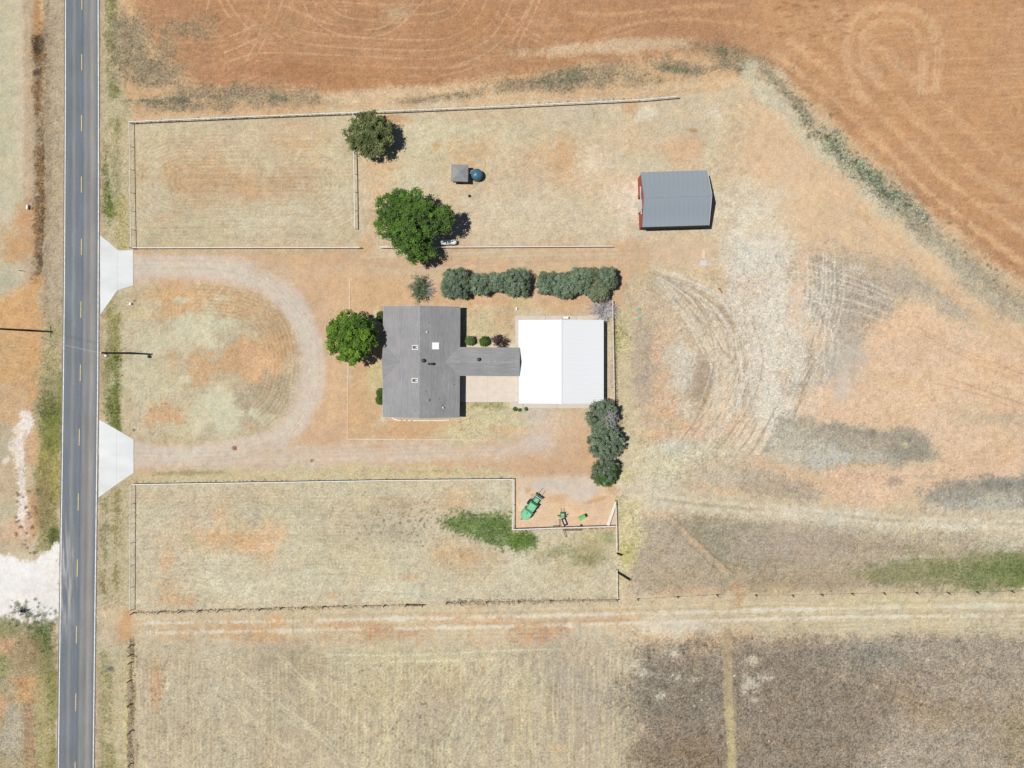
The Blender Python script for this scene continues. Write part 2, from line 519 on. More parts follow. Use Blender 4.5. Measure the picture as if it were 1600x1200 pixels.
# tillage rows at right, running slightly uphill
ys, xs = win(1120, 1690, -80, 460, 0)
yy = gy[ys][:, None] + (gx[xs][None, :] - 1200) * 0.055
rows = np.sin(yy * 2 * math.pi / 7.3 + 0.8 * crop(NL, ys, xs)) * 0.5 + np.sin(yy * 2 * math.pi / 23 + crop(NL, ys, xs)) * 0.5
msk = (LAB[ys, xs] == 2) * sstep((gx[xs][None, :] - 1180) / 90) * sstep((330 - gy[ys][:, None] + (gx[xs][None, :] - 1400) * .75) / 60)
lay(ys, xs, sstep(rows * .7 + .35 * crop(NH, ys, xs)) * msk, (182, 135, 92), .34, None)
lay(ys, xs, sstep(-rows * .7 + .35 * crop(NH, ys, xs) - .2) * msk, (222, 178, 132), .30, None)
# passes along the diagonal headland
for d, w, c, a in ((14, 10, (216, 172, 126), .8), (34, 7, (196, 148, 102), .5), (48, 12, (218, 174, 128), .7), (70, 8, (190, 140, 95), .4), (84, 12, (214, 170, 124), .6), (112, 9, (196, 148, 104), .4), (130, 14, (216, 172, 128), .5), (165, 12, (190, 144, 100), .4)):
    stroke([(1200 + d * .8, 92 - d * .55), (1292 + d * .75, 165 - d * .6), (1372 + d * .75, 240 - d * .6), (1455 + d * .75, 322 - d * .65), (1600 + d * .6, 432 - d), (1690, 495 - d)], w, c, a, 4, 3, brk=.25)
# turning loop
LP = (217, 174, 129)
stroke([(1340, 135), (1327, 110), (1322, 80), (1328, 45), (1348, 22), (1390, 11), (1430, 17), (1455, 40), (1467, 72), (1466, 105), (1462, 140)], 14, LP, .62, 4, 3, brk=.2)
stroke([(1375, 130), (1352, 100), (1347, 75), (1352, 52), (1368, 37), (1391, 31), (1416, 36), (1436, 55), (1443, 85), (1441, 115), (1440, 140)], 11, LP, .58, 4, 3, brk=.2)
for o in (-3.5, 3.5):
    stroke([(1441 + o, 85), (1439 + o, 150)], 2, (224, 182, 138), .5, 1); stroke([(1466 + o, 75), (1462 + o, 140)], 2, (224, 182, 138), .5, 1)
for i in range(34):     # rough clods
    blob(random.uniform(1210, 1345), random.uniform(0, 60), 6, 1.6, (160, 112, 74), .5, ang=random.uniform(-20, 20))
# curved passes, upper left of the field
xx = gx[None, :]; yy = gy[:, None]
dd = np.sqrt(np.maximum(((xx - 590) / 1.75) ** 2, 0) + np.maximum(yy + 70, 0) ** 2)
mk = (LAB == 2) * sstep((1100 - xx) / 200) * sstep((yy + 60) / 60)
ring = np.sin(dd * 2 * math.pi / 5.6 + .5 * NL[:NYG, :NXG])
lay(*full, sstep(ring * .5 + .4 * crop(NH, *full)) * mk, (178, 128, 86), .26, None)
lay(*full, sstep(crop(NH, *full) * .5 + .1) * mk, (204, 156, 110), .4, None)
A = lambda q: [(400 + x / 4, y / 4) for x, y in q]
LT = (219, 176, 132)
for q in ([(270, -60), (330, 90), (420, 170), (520, 215), (640, 232), (760, 225), (870, 180), (960, 100), (1080, -30)],
          [(320, -60), (400, 70), (480, 130), (580, 170), (700, 185), (800, 165), (880, 110), (960, 40), (1000, -40)],
          [(400, -40), (500, 75), (600, 115), (700, 125), (800, 110), (880, 60), (950, -30)],
          [(150, 130), (250, 180), (400, 210), (600, 232), (1000, 250), (1150, 245), (1270, 210), (1370, 140), (1450, -20)],
          [(60, 180), (200, 250), (400, 285), (700, 305), (1000, 315), (1150, 310), (1280, 280), (1400, 210), (1500, 100), (1550, -30)],
          [(20, 330), (200, 330), (400, 340), (700, 355), (900, 365), (1100, 365), (1250, 340), (1380, 290), (1480, 220), (1560, 100), (1620, -30)],
          [(0, 380), (300, 395), (600, 405), (900, 420), (1100, 420), (1300, 390), (1440, 330), (1550, 240), (1660, 120), (1720, 0)],
          [(500, 450), (800, 468), (1050, 475), (1200, 465), (1350, 425)], [(500, 410), (800, 420), (1000, 430), (1200, 425), (1330, 395)],
          [(700, 130), (900, 143), (1100, 140), (1200, 115), (1270, 70), (1330, -30)], [(850, 88), (1000, 90), (1120, 80), (1200, 50), (1260, -30)],
          [(500, 10), (700, 25), (1000, 30), (1100, 22), (1160, 0)], [(0, 350), (60, 240), (120, 130), (170, -20)], [(-60, 380), (0, 260), (60, 100), (90, -20)],
          [(190, 40), (300, 90), (430, 140), (560, 165)], [(520, 60), (700, 75), (850, 65), (960, 30)],
          [(1560, 90), (1700, 190), (1800, 240)], [(1600, 260), (1680, 120), (1740, -10)], [(1640, 270), (1720, 120), (1780, -10)]):
    stroke(A(q), 2.2, LT, .55, 1.2, 0, brk=.3)
Z = lambda q: [(x / 4, y / 4) for x, y in q]
for q in ([(1290, 60), (1310, -10)], [(1370, 0), (1400, 60), (1440, 110)], [(1420, 0), (1500, 120), (1560, 190)], [(1430, 230), (1530, 190), (1600, 150)], [(1400, 330), (1500, 290), (1600, 240)], [(1440, 380), (1600, 330)]):
    stroke(Z(q), 2.2, LT, .6, 1.2)
for i in range(26):
    r = 40 + i * 5.2
    stroke([(330 + r * math.cos(t) * .9 - 0, 5 + r * math.sin(t) * .85) for t in np.linspace(.9, 2.5, 7)], 1.8, (170, 120, 80) if i % 2 else (212, 166, 120), .35, 1.2, brk=.4)
blob(620, 22, 16, 8, (196, 172, 136), .6, n=.6); blob(440, 30, 30, 14, (178, 140, 98), .4)
blob(720, 45, 60, 30, (184, 136, 92), .5); blob(560, 118, 90, 22, (182, 132, 90), .6); blob(460, 108, 60, 16, (176, 126, 86), .5)
stroke([(900, 20), (960, 22), (1060, 12), (1150, 8)], 5, (212, 166, 120), .6, 3, 2); stroke([(930, 55), (1000, 35), (1080, 30), (1180, 40)], 4, (214, 168, 122), .6, 3, 2)
stroke([(860, 10), (900, 40), (950, 60)], 8, (178, 130, 88), .5, 4, 3); stroke([(820, 55), (870, 75), (940, 60), (1000, 45)], 3, (214, 168, 122), .5, 2)
# weeds on the field margin
WEED = (148, 137, 112)
for x, y, rx, ry, a, g in ((205, 60, 24, 36, .8, 0), (215, 95, 26, 26, .7, 0), (240, 110, 34, 20, .8, 0), (262, 90, 14, 20, .6, 0), (285, 40, 34, 18, .55, 0), (232, 165, 26, 9, .8, 10), (270, 160, 40, 11, .8, 0), (330, 150, 60, 14, .75, 0), (390, 145, 40, 14, .6, 0),
                           (300, 168, 60, 6, .7, 0), (450, 155, 34, 10, .6, -6), (500, 158, 26, 5, .4, 0), (660, 156, 50, 4, .6, -5), (720, 150, 60, 6, .7, -6), (800, 136, 60, 11, .75, -5), (865, 132, 60, 13, .8, -5), (930, 122, 60, 12, .75, -3), (960, 106, 40, 8, .5, 0), (1000, 128, 40, 8, .5, 0),
                           (1060, 104, 30, 9, .8, 5), (1080, 110, 26, 7, .8, 0), (1125, 84, 24, 14, .55, 20), (1160, 96, 30, 14, .65, 15), (1132, 103, 14, 7, .8, 0), (1175, 100, 22, 9, .8, -10), (1100, 75, 40, 8, .4, 0), (1190, 122, 26, 6, .6, 15), (820, 80, 20, 8, .2, 0)):
    blob(x, y, rx, ry, WEED, a, .7, .55, g, .22)
for x, y, rx, ry, g in ((890, 122, 30, 6, -6), (900, 112, 40, 5, -8), (1060, 108, 20, 4, 5), (1170, 102, 14, 6, -20), (962, 115, 10, 4, 0), (850, 128, 30, 4, 0), (232, 158, 30, 3, 4), (430, 152, 14, 6, 0), (280, 155, 14, 3, 5), (1130, 80, 8, 6, 0)):
    blob(x, y, rx, ry, (112, 116, 92), .7, .6, .6, g, .2)
for x, y, rx, ry in ((680, 140, 60, 7), (570, 150, 60, 8), (790, 150, 40, 5), (880, 78, 60, 8), (1000, 70, 60, 8), (1060, 135, 60, 6), (1150, 130, 40, 10)):
    blob(x, y, rx, ry, (220, 190, 148), .6, .7, .5, -4, .12)
# weed band down the diagonal
def diag(o, x0=1190, x1=1690):
    pts = [(1190, 108), (1235, 150), (1262, 188), (1300, 222), (1345, 262), (1395, 305), (1440, 345), (1500, 392), (1560, 440), (1690, 520)]
    return [(x + o * .6, y - o * .75) for x, y in pts if x0 <= x <= x1]
# --- paddock, upper left
poly([(206, 188), (556, 180), (560, 386), (208, 386)], (203, 186, 150), 1, 4, 2, .09)
for x, y, rx, ry, c, a in ((300, 270, 60, 34, ORANGE, .75), (340, 290, 60, 26, (196, 158, 118), .6), (450, 285, 75, 30, (200, 162, 122), .75), (260, 342, 22, 14, (210, 166, 124), .8), (340, 225, 120, 14, (205, 178, 142), .7), (480, 205, 50, 14, (208, 176, 138), .6),
                           (505, 225, 14, 24, (214, 174, 128), .7), (460, 225, 30, 14, (212, 174, 130), .6), (240, 262, 20, 50, (206, 196, 164), .7), (530, 270, 24, 70, (206, 194, 160), .8), (410, 340, 110, 26, (206, 192, 158), .7), (300, 365, 80, 16, (196, 184, 146), .6), (250, 215, 30, 16, (206, 188, 150), .7), (410, 250, 60, 14, (205, 188, 150), .6), (380, 300, 22, 14, (204, 158, 112), .5)):
    blob(x, y, rx, ry, c, a, .9, .5, 0, .09)
for i in range(30):
    y = 205 + i * 6
    stroke([(220, y), (330, y + random.uniform(-3, 3)), (450, y), (545, y + random.uniform(-3, 3))], 1.6, random.choice([(182, 162, 126), (214, 200, 164)]), .32, 1.2, brk=.5)
for r in (22, 30, 38, 46, 54):
    stroke([(265 + r * math.cos(t), 262 - r * math.sin(t)) for t in np.linspace(.6, 2.8, 7)], 1.7, (180, 156, 120), .35, 1.2)

# --- middle yard above the drive
poly([(556, 168), (1060, 150), (1200, 165), (1230, 230), (1130, 300), (1120, 400), (560, 392)], (211, 190, 155), 1, 12, 6, .09)
for x, y, rx, ry, c, a in ((600, 275, 32, 60, (216, 178, 134), .75), (655, 235, 40, 40, (206, 198, 160), .7), (700, 205, 70, 22, (213, 204, 168), .75), (770, 230, 34, 30, (215, 207, 174), .7), (740, 240, 34, 20, (210, 176, 128), .75), (790, 185, 60, 12, (200, 180, 144), .7), (720, 180, 80, 8, (204, 182, 146), .6), (700, 300, 80, 24, (211, 195, 160), .6),
                           (680, 228, 5, 5, (206, 158, 110), .8), (618, 187, 16, 8, (200, 150, 106), .85), (860, 255, 70, 40, (216, 184, 144), .7), (878, 240, 16, 34, (205, 162, 116), .7), (850, 205, 70, 16, (208, 192, 156), .7), (930, 175, 60, 14, (204, 190, 156), .7), (1010, 178, 16, 9, (232, 224, 202), .8), (1118, 180, 12, 12, (230, 220, 198), .8), (928, 262, 18, 22, (228, 206, 178), .6),
                           (1080, 232, 26, 26, (222, 176, 130), .7), (1035, 235, 40, 12, (216, 176, 134), .6), (985, 240, 12, 30, (212, 180, 138), .6), (1000, 260, 30, 16, (206, 196, 164), .6), (982, 318, 22, 34, (240, 224, 208), .95), (940, 330, 60, 30, (214, 198, 164), .6), (850, 330, 90, 26, (213, 197, 162), .7), (1060, 195, 60, 12, (200, 184, 152), .6), (1150, 220, 30, 50, (206, 190, 154), .6), (1120, 250, 16, 40, (208, 200, 168), .6), (1130, 320, 14, 40, (205, 190, 148), .7), (640, 290, 30, 18, (211, 200, 164), .6), (810, 300, 60, 14, (206, 186, 150), .6), (985, 170, 10, 12, (204, 166, 124), .8), (1084, 204, 6, 2.4, (178, 132, 90), .8)):
    blob(x, y, rx, ry, c, a, .9, .5, 0, .09)
for cx, cy, r0, n in ((878, 245, 26, 7), (860, 240, 18, 4), (760, 235, 50, 6), (1160, 255, 20, 5), (690, 260, 50, 8)):
    for i in range(n):
        r = r0 + i * 5
        a0 = random.uniform(0, 6)
        stroke([(cx + r * 1.15 * math.cos(t), cy + r * .8 * math.sin(t)) for t in np.linspace(a0, a0 + 2.6, 8)], 1.7, (192, 162, 122), .42, 1.2, brk=.3)

# --- right: peach soil, grey stubble, pale tracks
poly([(1130, 160), (1210, 140), (1290, 200), (1400, 315), (1600, 470), (1690, 540), (1690, 1290), (960, 1290), (960, 420), (1100, 400), (1130, 300)], (213, 188, 150), .95, 20, 10, .10)
poly([(1170, 170), (1215, 150), (1290, 215), (1390, 310), (1480, 400), (1600, 480), (1690, 540), (1690, 640), (1500, 500), (1380, 420), (1280, 385), (1190, 330), (1160, 250)], (221, 184, 141), .9, 14, 10, .07)
blob(1180, 260, 16, 30, (224, 182, 134), .5); blob(1200, 320, 40, 30, (216, 192, 156), .6); blob(1165, 350, 45, 50, (222, 213, 190), .92, .9, .5, 0, .11)
blob(1300, 345, 80, 26, (218, 190, 150), .6); blob(1185, 385, 46, 28, (224, 216, 196), .85, .9, .6)
poly([(1290, 395), (1360, 385), (1420, 410), (1470, 450), (1500, 490), (1440, 470), (1380, 480), (1300, 470)], (184, 170, 146), .7, 14, 12, .15)
poly([(1205, 400), (1300, 395), (1360, 430), (1400, 470), (1390, 500), (1360, 520), (1340, 580), (1290, 640), (1240, 650), (1200, 640), (1190, 520)], (182, 169, 150), .85, 12, 10, .17)
blob(1420, 445, 40, 22, (186, 174, 152), .6, .9, .5, 20, .14); blob(1485, 485, 30, 14, (178, 166, 146), .7, .9, .5, 30, .14); blob(1340, 420, 12, 8, (218, 210, 190), .7)
poly([(1232, 655), (1250, 610), (1290, 590), (1330, 560), (1352, 520), (1390, 495), (1430, 470), (1500, 505), (1600, 560), (1690, 610), (1690, 745), (1530, 740), (1470, 725), (1450, 690), (1400, 668), (1300, 660)], (224, 186, 146), .97, 9, 9, .10)
for i in range(60):
    blob(random.uniform(1290, 1600), random.uniform(560, 660), random.uniform(8, 26), random.uniform(2, 7), (214, 180, 140), .4, .8, .5, 15)
blob(1500, 640, 40, 20, (206, 184, 150), .5); blob(1560, 690, 40, 20, (204, 178, 142), .5); blob(1540, 655, 26, 8, (190, 174, 148), .5); blob(1590, 655, 20, 10, (192, 178, 152), .6); blob(1540, 710, 50, 12, (212, 178, 138), .5)
blob(1320, 560, 30, 34, (196, 188, 172), .8, .8, .4, 0, .06); blob(1315, 610, 14, 14, (204, 194, 180), .6, .9, .4, 0, .05); blob(1310, 520, 40, 20, (190, 178, 160), .6)
# left column of that ground: straw next to the fence, grey, orange
poly([(964, 420), (1010, 410), (1060, 430), (1180, 440), (1240, 560), (1220, 700), (1180, 770), (970, 770)], (202, 180, 148), .9, 14, 9, .13)
poly([(962, 470), (985, 470), (990, 640), (985, 770), (966, 770)], (204, 188, 148), .9, 8, 5, .10)
blob(970, 525, 12, 26, (194, 186, 132), .9, .7, .4, 0, .24); blob(985, 560, 12, 40, (210, 194, 150), .5)
blob(1010, 560, 22, 50, (184, 168, 148), .8); blob(1010, 610, 18, 30, (176, 162, 146), .6); blob(1024, 545, 10, 22, (222, 178, 138), .8); blob(1040, 520, 26, 18, (214, 184, 146), .7)
blob(1035, 610, 26, 34, (214, 178, 140), .7); blob(1050, 640, 20, 14, (216, 176, 138), .6); blob(1070, 600, 20, 64, (213, 203, 183), .85, .9, .6, 0, .14); blob(1080, 670, 24, 10, (218, 172, 134), .7, ang=15); blob(1020, 680, 24, 8, (216, 174, 136), .7)
blob(1140, 590, 26, 60, (212, 186, 150), .6); blob(1145, 630, 26, 40, (222, 184, 142), .8); blob(1160, 670, 40, 22, (218, 182, 144), .7); blob(1100, 660, 16, 20, (218, 180, 142), .5)
blob(1100, 600, 16, 40, (166, 150, 130), .7, .8, .5, 0, .15); blob(1180, 560, 26, 60, (182, 168, 148), .7, .8, .5, 0, .16); blob(1120, 500, 40, 26, (188, 172, 150), .6); blob(1080, 470, 50, 16, (178, 160, 136), .6, .9, .5, 30)
poly([(1130, 400), (1230, 395), (1240, 470), (1250, 560), (1235, 620), (1215, 690), (1180, 640), (1190, 560), (1170, 500), (1140, 470)], (221, 213, 195), .92, 14, 10, .14)
blob(1240, 540, 22, 42, (222, 214, 194), .85); blob(1200, 600, 20, 54, (222, 214, 196), .8); blob(1212, 655, 28, 28, (221, 216, 199), .85); blob(1175, 450, 26, 18, (206, 184, 158), .5); blob(1222, 535, 6, 8, (222, 178, 140), .7); blob(1225, 590, 10, 16, (212, 180, 146), .7)
stroke([(1258, 400), (1256, 440), (1244, 460), (1246, 500), (1264, 520), (1280, 540)], 20, (224, 184, 144), .85, 6, 6, .09); blob(1280, 525, 24, 16, (222, 186, 148), .7)
poly([(1025, 375), (1090, 372), (1130, 385), (1110, 408), (1060, 410), (1020, 408)], (213, 184, 150), .8, 8, 5, .05)
# wheel tracks
TL, TD = (222, 214, 194), (158, 141, 118)
rr = random.Random(11)
for i in range(46):      # fan from the drive corner curving down
    e = rr.uniform(0, 1)
    s0 = (1000 + rr.uniform(-4, 22), 408 + rr.uniform(-2, 22))
    m1 = (1050 + 60 * e + rr.uniform(-6, 6), 440 + rr.uniform(-4, 18) + 26 * (1 - e))
    m2 = (1090 + 80 * e + rr.uniform(-6, 6), 500 + rr.uniform(-16, 20) + 40 * (1 - e))
    m3 = (1110 + 80 * e + rr.uniform(-8, 8), 580 + rr.uniform(-10, 20))
    m4 = (1100 + 90 * e + rr.uniform(-14, 14), 660 + rr.uniform(-20, 20))
    stroke([s0, m1, m2, m3, m4], 1.6, TL if i % 9 else TD, .7, 1.0, brk=.25, fade=True)
for i in range(40):      # long sweeps on the right, turning left at the bottom
    e = i / 39
    x = 1095 + 175 * e + rr.uniform(-5, 5)
    stroke([(x + rr.uniform(-30, 30), 440 + rr.uniform(-20, 40)), (x + 18 + rr.uniform(-8, 8), 540), (x + 8 + rr.uniform(-8, 8), 610), (x - 22 + rr.uniform(-8, 8), 670), (x - 70 + rr.uniform(-10, 10), 722 + rr.uniform(-6, 8))], 1.5, TL if i % 9 else TD, .7, 1.0, brk=.25, fade=True)
for i in range(16):
    x = 1150 + i * 6.5
    stroke([(x, 662 - i * 2), (x - 18, 690 - i), (x - 40, 714)], 1.7, TL if i % 3 else TD, .75, 1.0, fade=True)
for i in range(12):      # from upper right, sweeping down-left
    x = 1228 + i * 7
    stroke([(x + 10, 400), (x + 14, 450), (x + 6, 500), (x - 14, 560), (x - 46, 620)], 2.2, TL, .75, 1.2, brk=.3, fade=True)
for x in (1286, 1304, 1288 + 3, 1262):
    stroke([(x, 395), (x, 440), (x - 5, 480), (x - 16, 520)], 2.6, TL, .75, 1.2, brk=.15)
for i, y in enumerate((422, 432, 440, 446, 462, 478)):
    stroke([(1225, y - 22), (1290, y - 2), (1350, y + 18 - i), (1408, y + 44 - i * 2)], 2.6, TL, .75, 1.2, brk=.2, fade=True)
stroke([(1300, 530), (1330, 545), (1350, 560)], 2.5, TL, .5, 1.5); stroke([(1310, 545), (1325, 590), (1335, 610)], 2.5, TL, .4, 1.5)
for i in range(8):
    stroke([(1000 + i * 5, 420 + i), (1040 + i * 8, 462 - i), (1070 + i * 11, 500 - 2 * i)], 1.8, (166, 148, 122), .4, 1.3, brk=.3, fade=True)
for i in range(30):
    blob(rr.uniform(1150, 1200), rr.uniform(490, 590), rr.uniform(1.5, 3.5), rr.uniform(1.5, 3.5), (228, 220, 198), .7)
for i in range(34):      # many fine pale arcs sweeping out over the soil
    e = rr.random()
    x = 1120 + 170 * e
    bow = rr.uniform(10, 34)
    stroke([(x - 40 - 50 * (1 - e) + rr.uniform(-8, 8), 405 + rr.uniform(0, 40)), (x, 470 + rr.uniform(-10, 10)), (x + bow * .7, 540), (x + bow * .3 - 8, 610 + rr.uniform(-10, 10)), (x - 34, 680 + rr.uniform(-12, 12)), (x - 80, 735 + rr.uniform(-8, 8))], 1.4, (226, 217, 196), .6, .9, brk=.3, fade=True)
# weed band between the diagonal headland and the bare soil
stroke(diag(-14), 40, (206, 196, 164), .8, 10, 8, .10)
stroke(diag(3), 26, (198, 170, 134), .8, 8, 8, .13)
stroke(diag(0, 1190, 1270), 12, (150, 142, 120), .7, 5, 5, .2); stroke(diag(-2, 1240, 1460), 24, (158, 158, 134), .9, 8, 9, .34)
stroke(diag(-3, 1290, 1420), 15, (122, 136, 108), .8, 7, 8, .36); stroke(diag(-12, 1395, 1690), 16, (168, 160, 136), .75, 8, 6, .15)
stroke([(1450, 365), (1500, 415), (1550, 455), (1620, 500)], 22, (172, 162, 142), .5, 12, 9, .18); stroke([(1500, 440), (1560, 480), (1640, 530)], 14, (160, 153, 137), .5, 10, 7, .16)
for i in range(70):
    t = random.random(); q = diag(random.gauss(4, 9), 1190, 1690); j = random.randrange(len(q) - 1)
    x = q[j][0] * (1 - t) + q[j + 1][0] * t; y = q[j][1] * (1 - t) + q[j + 1][1] * t
    blob(x, y, random.uniform(1.4, 3.2), random.uniform(1.4, 2.6), (104, 106, 74), .75, .6, .2)


# light tracks on the peach soil
for o in (-5, 5):
    stroke([(1330 + o, 320), (1380 + o, 365), (1430 + o, 405), (1480 + o, 455), (1560, 520 + o), (1690, 600 + o)], 3, (212, 168, 118), .6, 2, brk=.2)
for q in ([(1470, 600), (1540, 620), (1640, 660)], [(1480, 590), (1560, 618), (1650, 650)], [(1430, 510), (1500, 545), (1600, 585)], [(1440, 520), (1520, 565), (1600, 600)]):
    stroke(q, 2, (196, 150, 108), .5, 1.3)
# grey bands low right
poly([(1215, 655), (1300, 662), (1400, 668), (1450, 690), (1470, 720), (1400, 730), (1310, 738), (1230, 720), (1200, 700)], (168, 160, 142), .85, 9, 9, .15)
blob(1360, 676, 50, 6, (146, 144, 130), .7, .8, .5, 8, .14); blob(1420, 706, 36, 12, (150, 146, 130), .7); blob(1300, 712, 50, 16, (196, 196, 184), .8, .9, .6, 0, .12); blob(1365, 712, 30, 8, (196, 192, 180), .6); blob(1240, 690, 36, 22, (198, 192, 172), .7, .9, .6, 0, .15); blob(1415, 695, 6, 5, (206, 200, 160), .7)
poly([(1290, 740), (1340, 728), (1440, 735), (1480, 725), (1560, 735), (1500, 760), (1470, 780), (1360, 792), (1300, 785)], (221, 183, 144), .9, 8, 8, .12)
blob(1400, 752, 14, 8, (156, 140, 124), .6); blob(1440, 745, 40, 4, (190, 168, 140), .6); blob(1250, 745, 40, 10, (216, 180, 142), .7, .9, .6, 15, .13); blob(1200, 725, 30, 8, (212, 178, 142), .6, ang=20)
poly([(1190, 735), (1250, 750), (1290, 770), (1270, 788), (1200, 785), (1150, 765), (1130, 740)], (180, 166, 146), .8, 9, 8, .15)
poly([(1440, 765), (1500, 748), (1560, 744), (1690, 742), (1690, 800), (1560, 802), (1440, 795)], (158, 152, 138), .9, 8, 8, .15)
blob(1570, 755, 40, 10, (138, 140, 130), .7); blob(1540, 782, 50, 12, (196, 194, 176), .7, .9, .6, 0, .14); blob(1480, 756, 30, 5, (160, 150, 134), .6)
blob(1080, 715, 60, 22, (208, 201, 170), .75, .9, .6, 0, .17); blob(1010, 735, 40, 30, (213, 203, 164), .8, .9, .5, 0, .15); blob(1050, 700, 40, 14, (210, 206, 184), .7); blob(1120, 745, 50, 12, (200, 188, 164), .7); blob(1000, 700, 18, 20, (214, 200, 156), .6)
# lower grey-green ground
poly([(990, 800), (1690, 815), (1690, 935), (1000, 935), (965, 880)], (185, 171, 147), .95, 16, 12, .15)
blob(1140, 840, 70, 34, (148, 143, 120), .75, .9, .5, 10, .15); blob(1180, 890, 40, 20, (132, 132, 106), .6, .9, .5, 0, .16); blob(1030, 870, 46, 40, (182, 166, 142), .7); blob(1240, 860, 60, 30, (176, 160, 140), .7, .9, .4, 0, .12); blob(1370, 850, 90, 16, (162, 148, 128), .6)
blob(1120, 905, 100, 20, (178, 162, 132), .7); blob(1290, 905, 80, 22, (166, 148, 122), .8, .9, .5, 0, .12); blob(1200, 925, 50, 10, (186, 166, 130), .6)
poly([(1330, 890), (1450, 868), (1520, 862), (1690, 850), (1690, 930), (1480, 932), (1400, 925)], (136, 138, 92), .8, 14, 10, .16)
poly([(1450, 885), (1560, 868), (1690, 860), (1690, 915), (1520, 915)], (122, 136, 84), .6, 14, 10, .14); blob(1590, 890, 40, 22, (106, 126, 66), .6)
blob(1340, 820, 60, 8, (192, 182, 158), .8, .9, .6, 0, .15); blob(1450, 836, 60, 14, (196, 186, 158), .7, .9, .6, 0, .16); blob(1580, 836, 40, 14, (206, 200, 172), .7, .9, .6, 0, .15); blob(1420, 870, 50, 4, (196, 186, 160), .5)
blob(1150, 925, 10, 24, (204, 160, 120), .6); blob(1090, 925, 50, 8, (206, 168, 128), .6)
stroke([(1045, 808), (1085, 848), (1135, 895)], 8, (204, 174, 138), .8, 3, 2); stroke([(1050, 806), (1092, 845), (1140, 890)], 1.8, (134, 116, 88), .6, 1); stroke([(1040, 811), (1080, 852), (1128, 898)], 1.8, (140, 122, 92), .5, 1)
# dirt lane to the right edge
poly([(966, 745), (1040, 752), (1100, 772), (1240, 782), (1400, 798), (1600, 798), (1690, 798), (1690, 834), (1560, 830), (1380, 825), (1250, 814), (1120, 806), (1020, 800), (966, 790)], (210, 198, 168), .85, 8, 8, .10, lab=5)
for o, c, a in ((-8, (200, 184, 148), .7), (-1, (224, 215, 192), .6), (4, (170, 154, 122), .6), (10, (220, 212, 188), .7), (17, (206, 190, 156), .5)):
    stroke([(1020, 775 + o), (1130, 788 + o), (1250, 796 + o), (1380, 808 + o), (1500, 813 + o), (1690, 816 + o)], 4, c, a, 2.5, 2, brk=.25)
blob(1270, 803, 60, 6, (226, 214, 192), .6, .9, .6); blob(1380, 806, 4, 4, (214, 172, 130), .8); blob(1287, 795, 4, 4, (214, 172, 130), .7); blob(1545, 812, 4, 10, (216, 176, 136), .7); blob(1490, 820, 70, 8, (224, 216, 194), .5)

# --- loop island
poly([(196, 452), (230, 444), (300, 440), (370, 445), (420, 462), (455, 500), (470, 545), (470, 590), (455, 640), (425, 675), (380, 698), (300, 700), (205, 692), (190, 660)], (198, 181, 148), 1, 5, 3, .10)
poly([(200, 452), (280, 442), (370, 447), (420, 464), (452, 500), (466, 550), (440, 540), (380, 500), (330, 480), (270, 500), (230, 510), (205, 490)], (204, 168, 126), .75, 8, 9, .11)
poly([(290, 550), (340, 545), (380, 530), (420, 530), (450, 560), (440, 600), (410, 610), (370, 590), (300, 590)], (206, 162, 116), .85, 9, 9, .10)
blob(410, 565, 26, 32, (220, 174, 124), .9, .7, .5); blob(440, 500, 24, 30, (190, 160, 122), .6); blob(270, 470, 40, 20, (210, 168, 118), .7); blob(300, 480, 40, 8, (214, 172, 124), .6); blob(440, 540, 18, 30, (196, 158, 116), .6)
poly([(385, 600), (420, 580), (450, 590), (450, 630), (430, 655), (390, 650), (360, 620)], (178, 163, 134), .85, 9, 8, .12)
for x, y, rx, ry in ((285, 510, 18, 14), (270, 535, 34, 22), (325, 500, 10, 20), (312, 522, 12, 14), (352, 507, 16, 11), (331, 537, 9, 8), (346, 540, 5, 6), (285, 468, 12, 4), (348, 466, 14, 5), (300, 495, 10, 6), (288, 592, 12, 6), (340, 620, 18, 16), (330, 640, 34, 22), (355, 650, 16, 30), (340, 670, 40, 12), (398, 645, 7, 6), (374, 645, 7, 5), (420, 655, 18, 9), (435, 665, 8, 8)):
    blob(x, y, rx, ry, (212, 207, 176), .85, .5, .4, 0, .07)
blob(225, 560, 26, 70, (205, 196, 160), .8, .9, .4, 0, .10); blob(250, 605, 40, 20, (208, 198, 160), .7); blob(280, 660, 40, 26, (206, 194, 154), .6); blob(260, 690, 60, 8, (198, 184, 144), .6)
poly([(218, 668), (240, 630), (262, 622), (280, 640), (290, 655), (262, 662), (235, 674)], (207, 164, 120), .85, 6, 6, .12)
blob(270, 560, 4, 14, (206, 166, 124), .7); blob(390, 668, 12, 6, (206, 170, 130), .7); blob(330, 672, 10, 10, (182, 168, 138), .6); blob(390, 690, 50, 6, (206, 196, 154), .7)
poly([(205, 560), (215, 450), (206, 450), (200, 690), (206, 690)], (190, 174, 138), .6, 4, 3)
for r in range(18):       # mower rings along the island's edge
    k = 1 - r * .022
    stroke([(330 + (x - 330) * k, 570 + (y - 570) * k) for x, y in ((300, 443), (370, 448), (420, 465), (454, 500), (468, 548), (468, 590), (452, 640), (424, 672))], 1.8, (166, 134, 96) if r % 2 else (218, 190, 150), .36, 1.1, brk=.4)

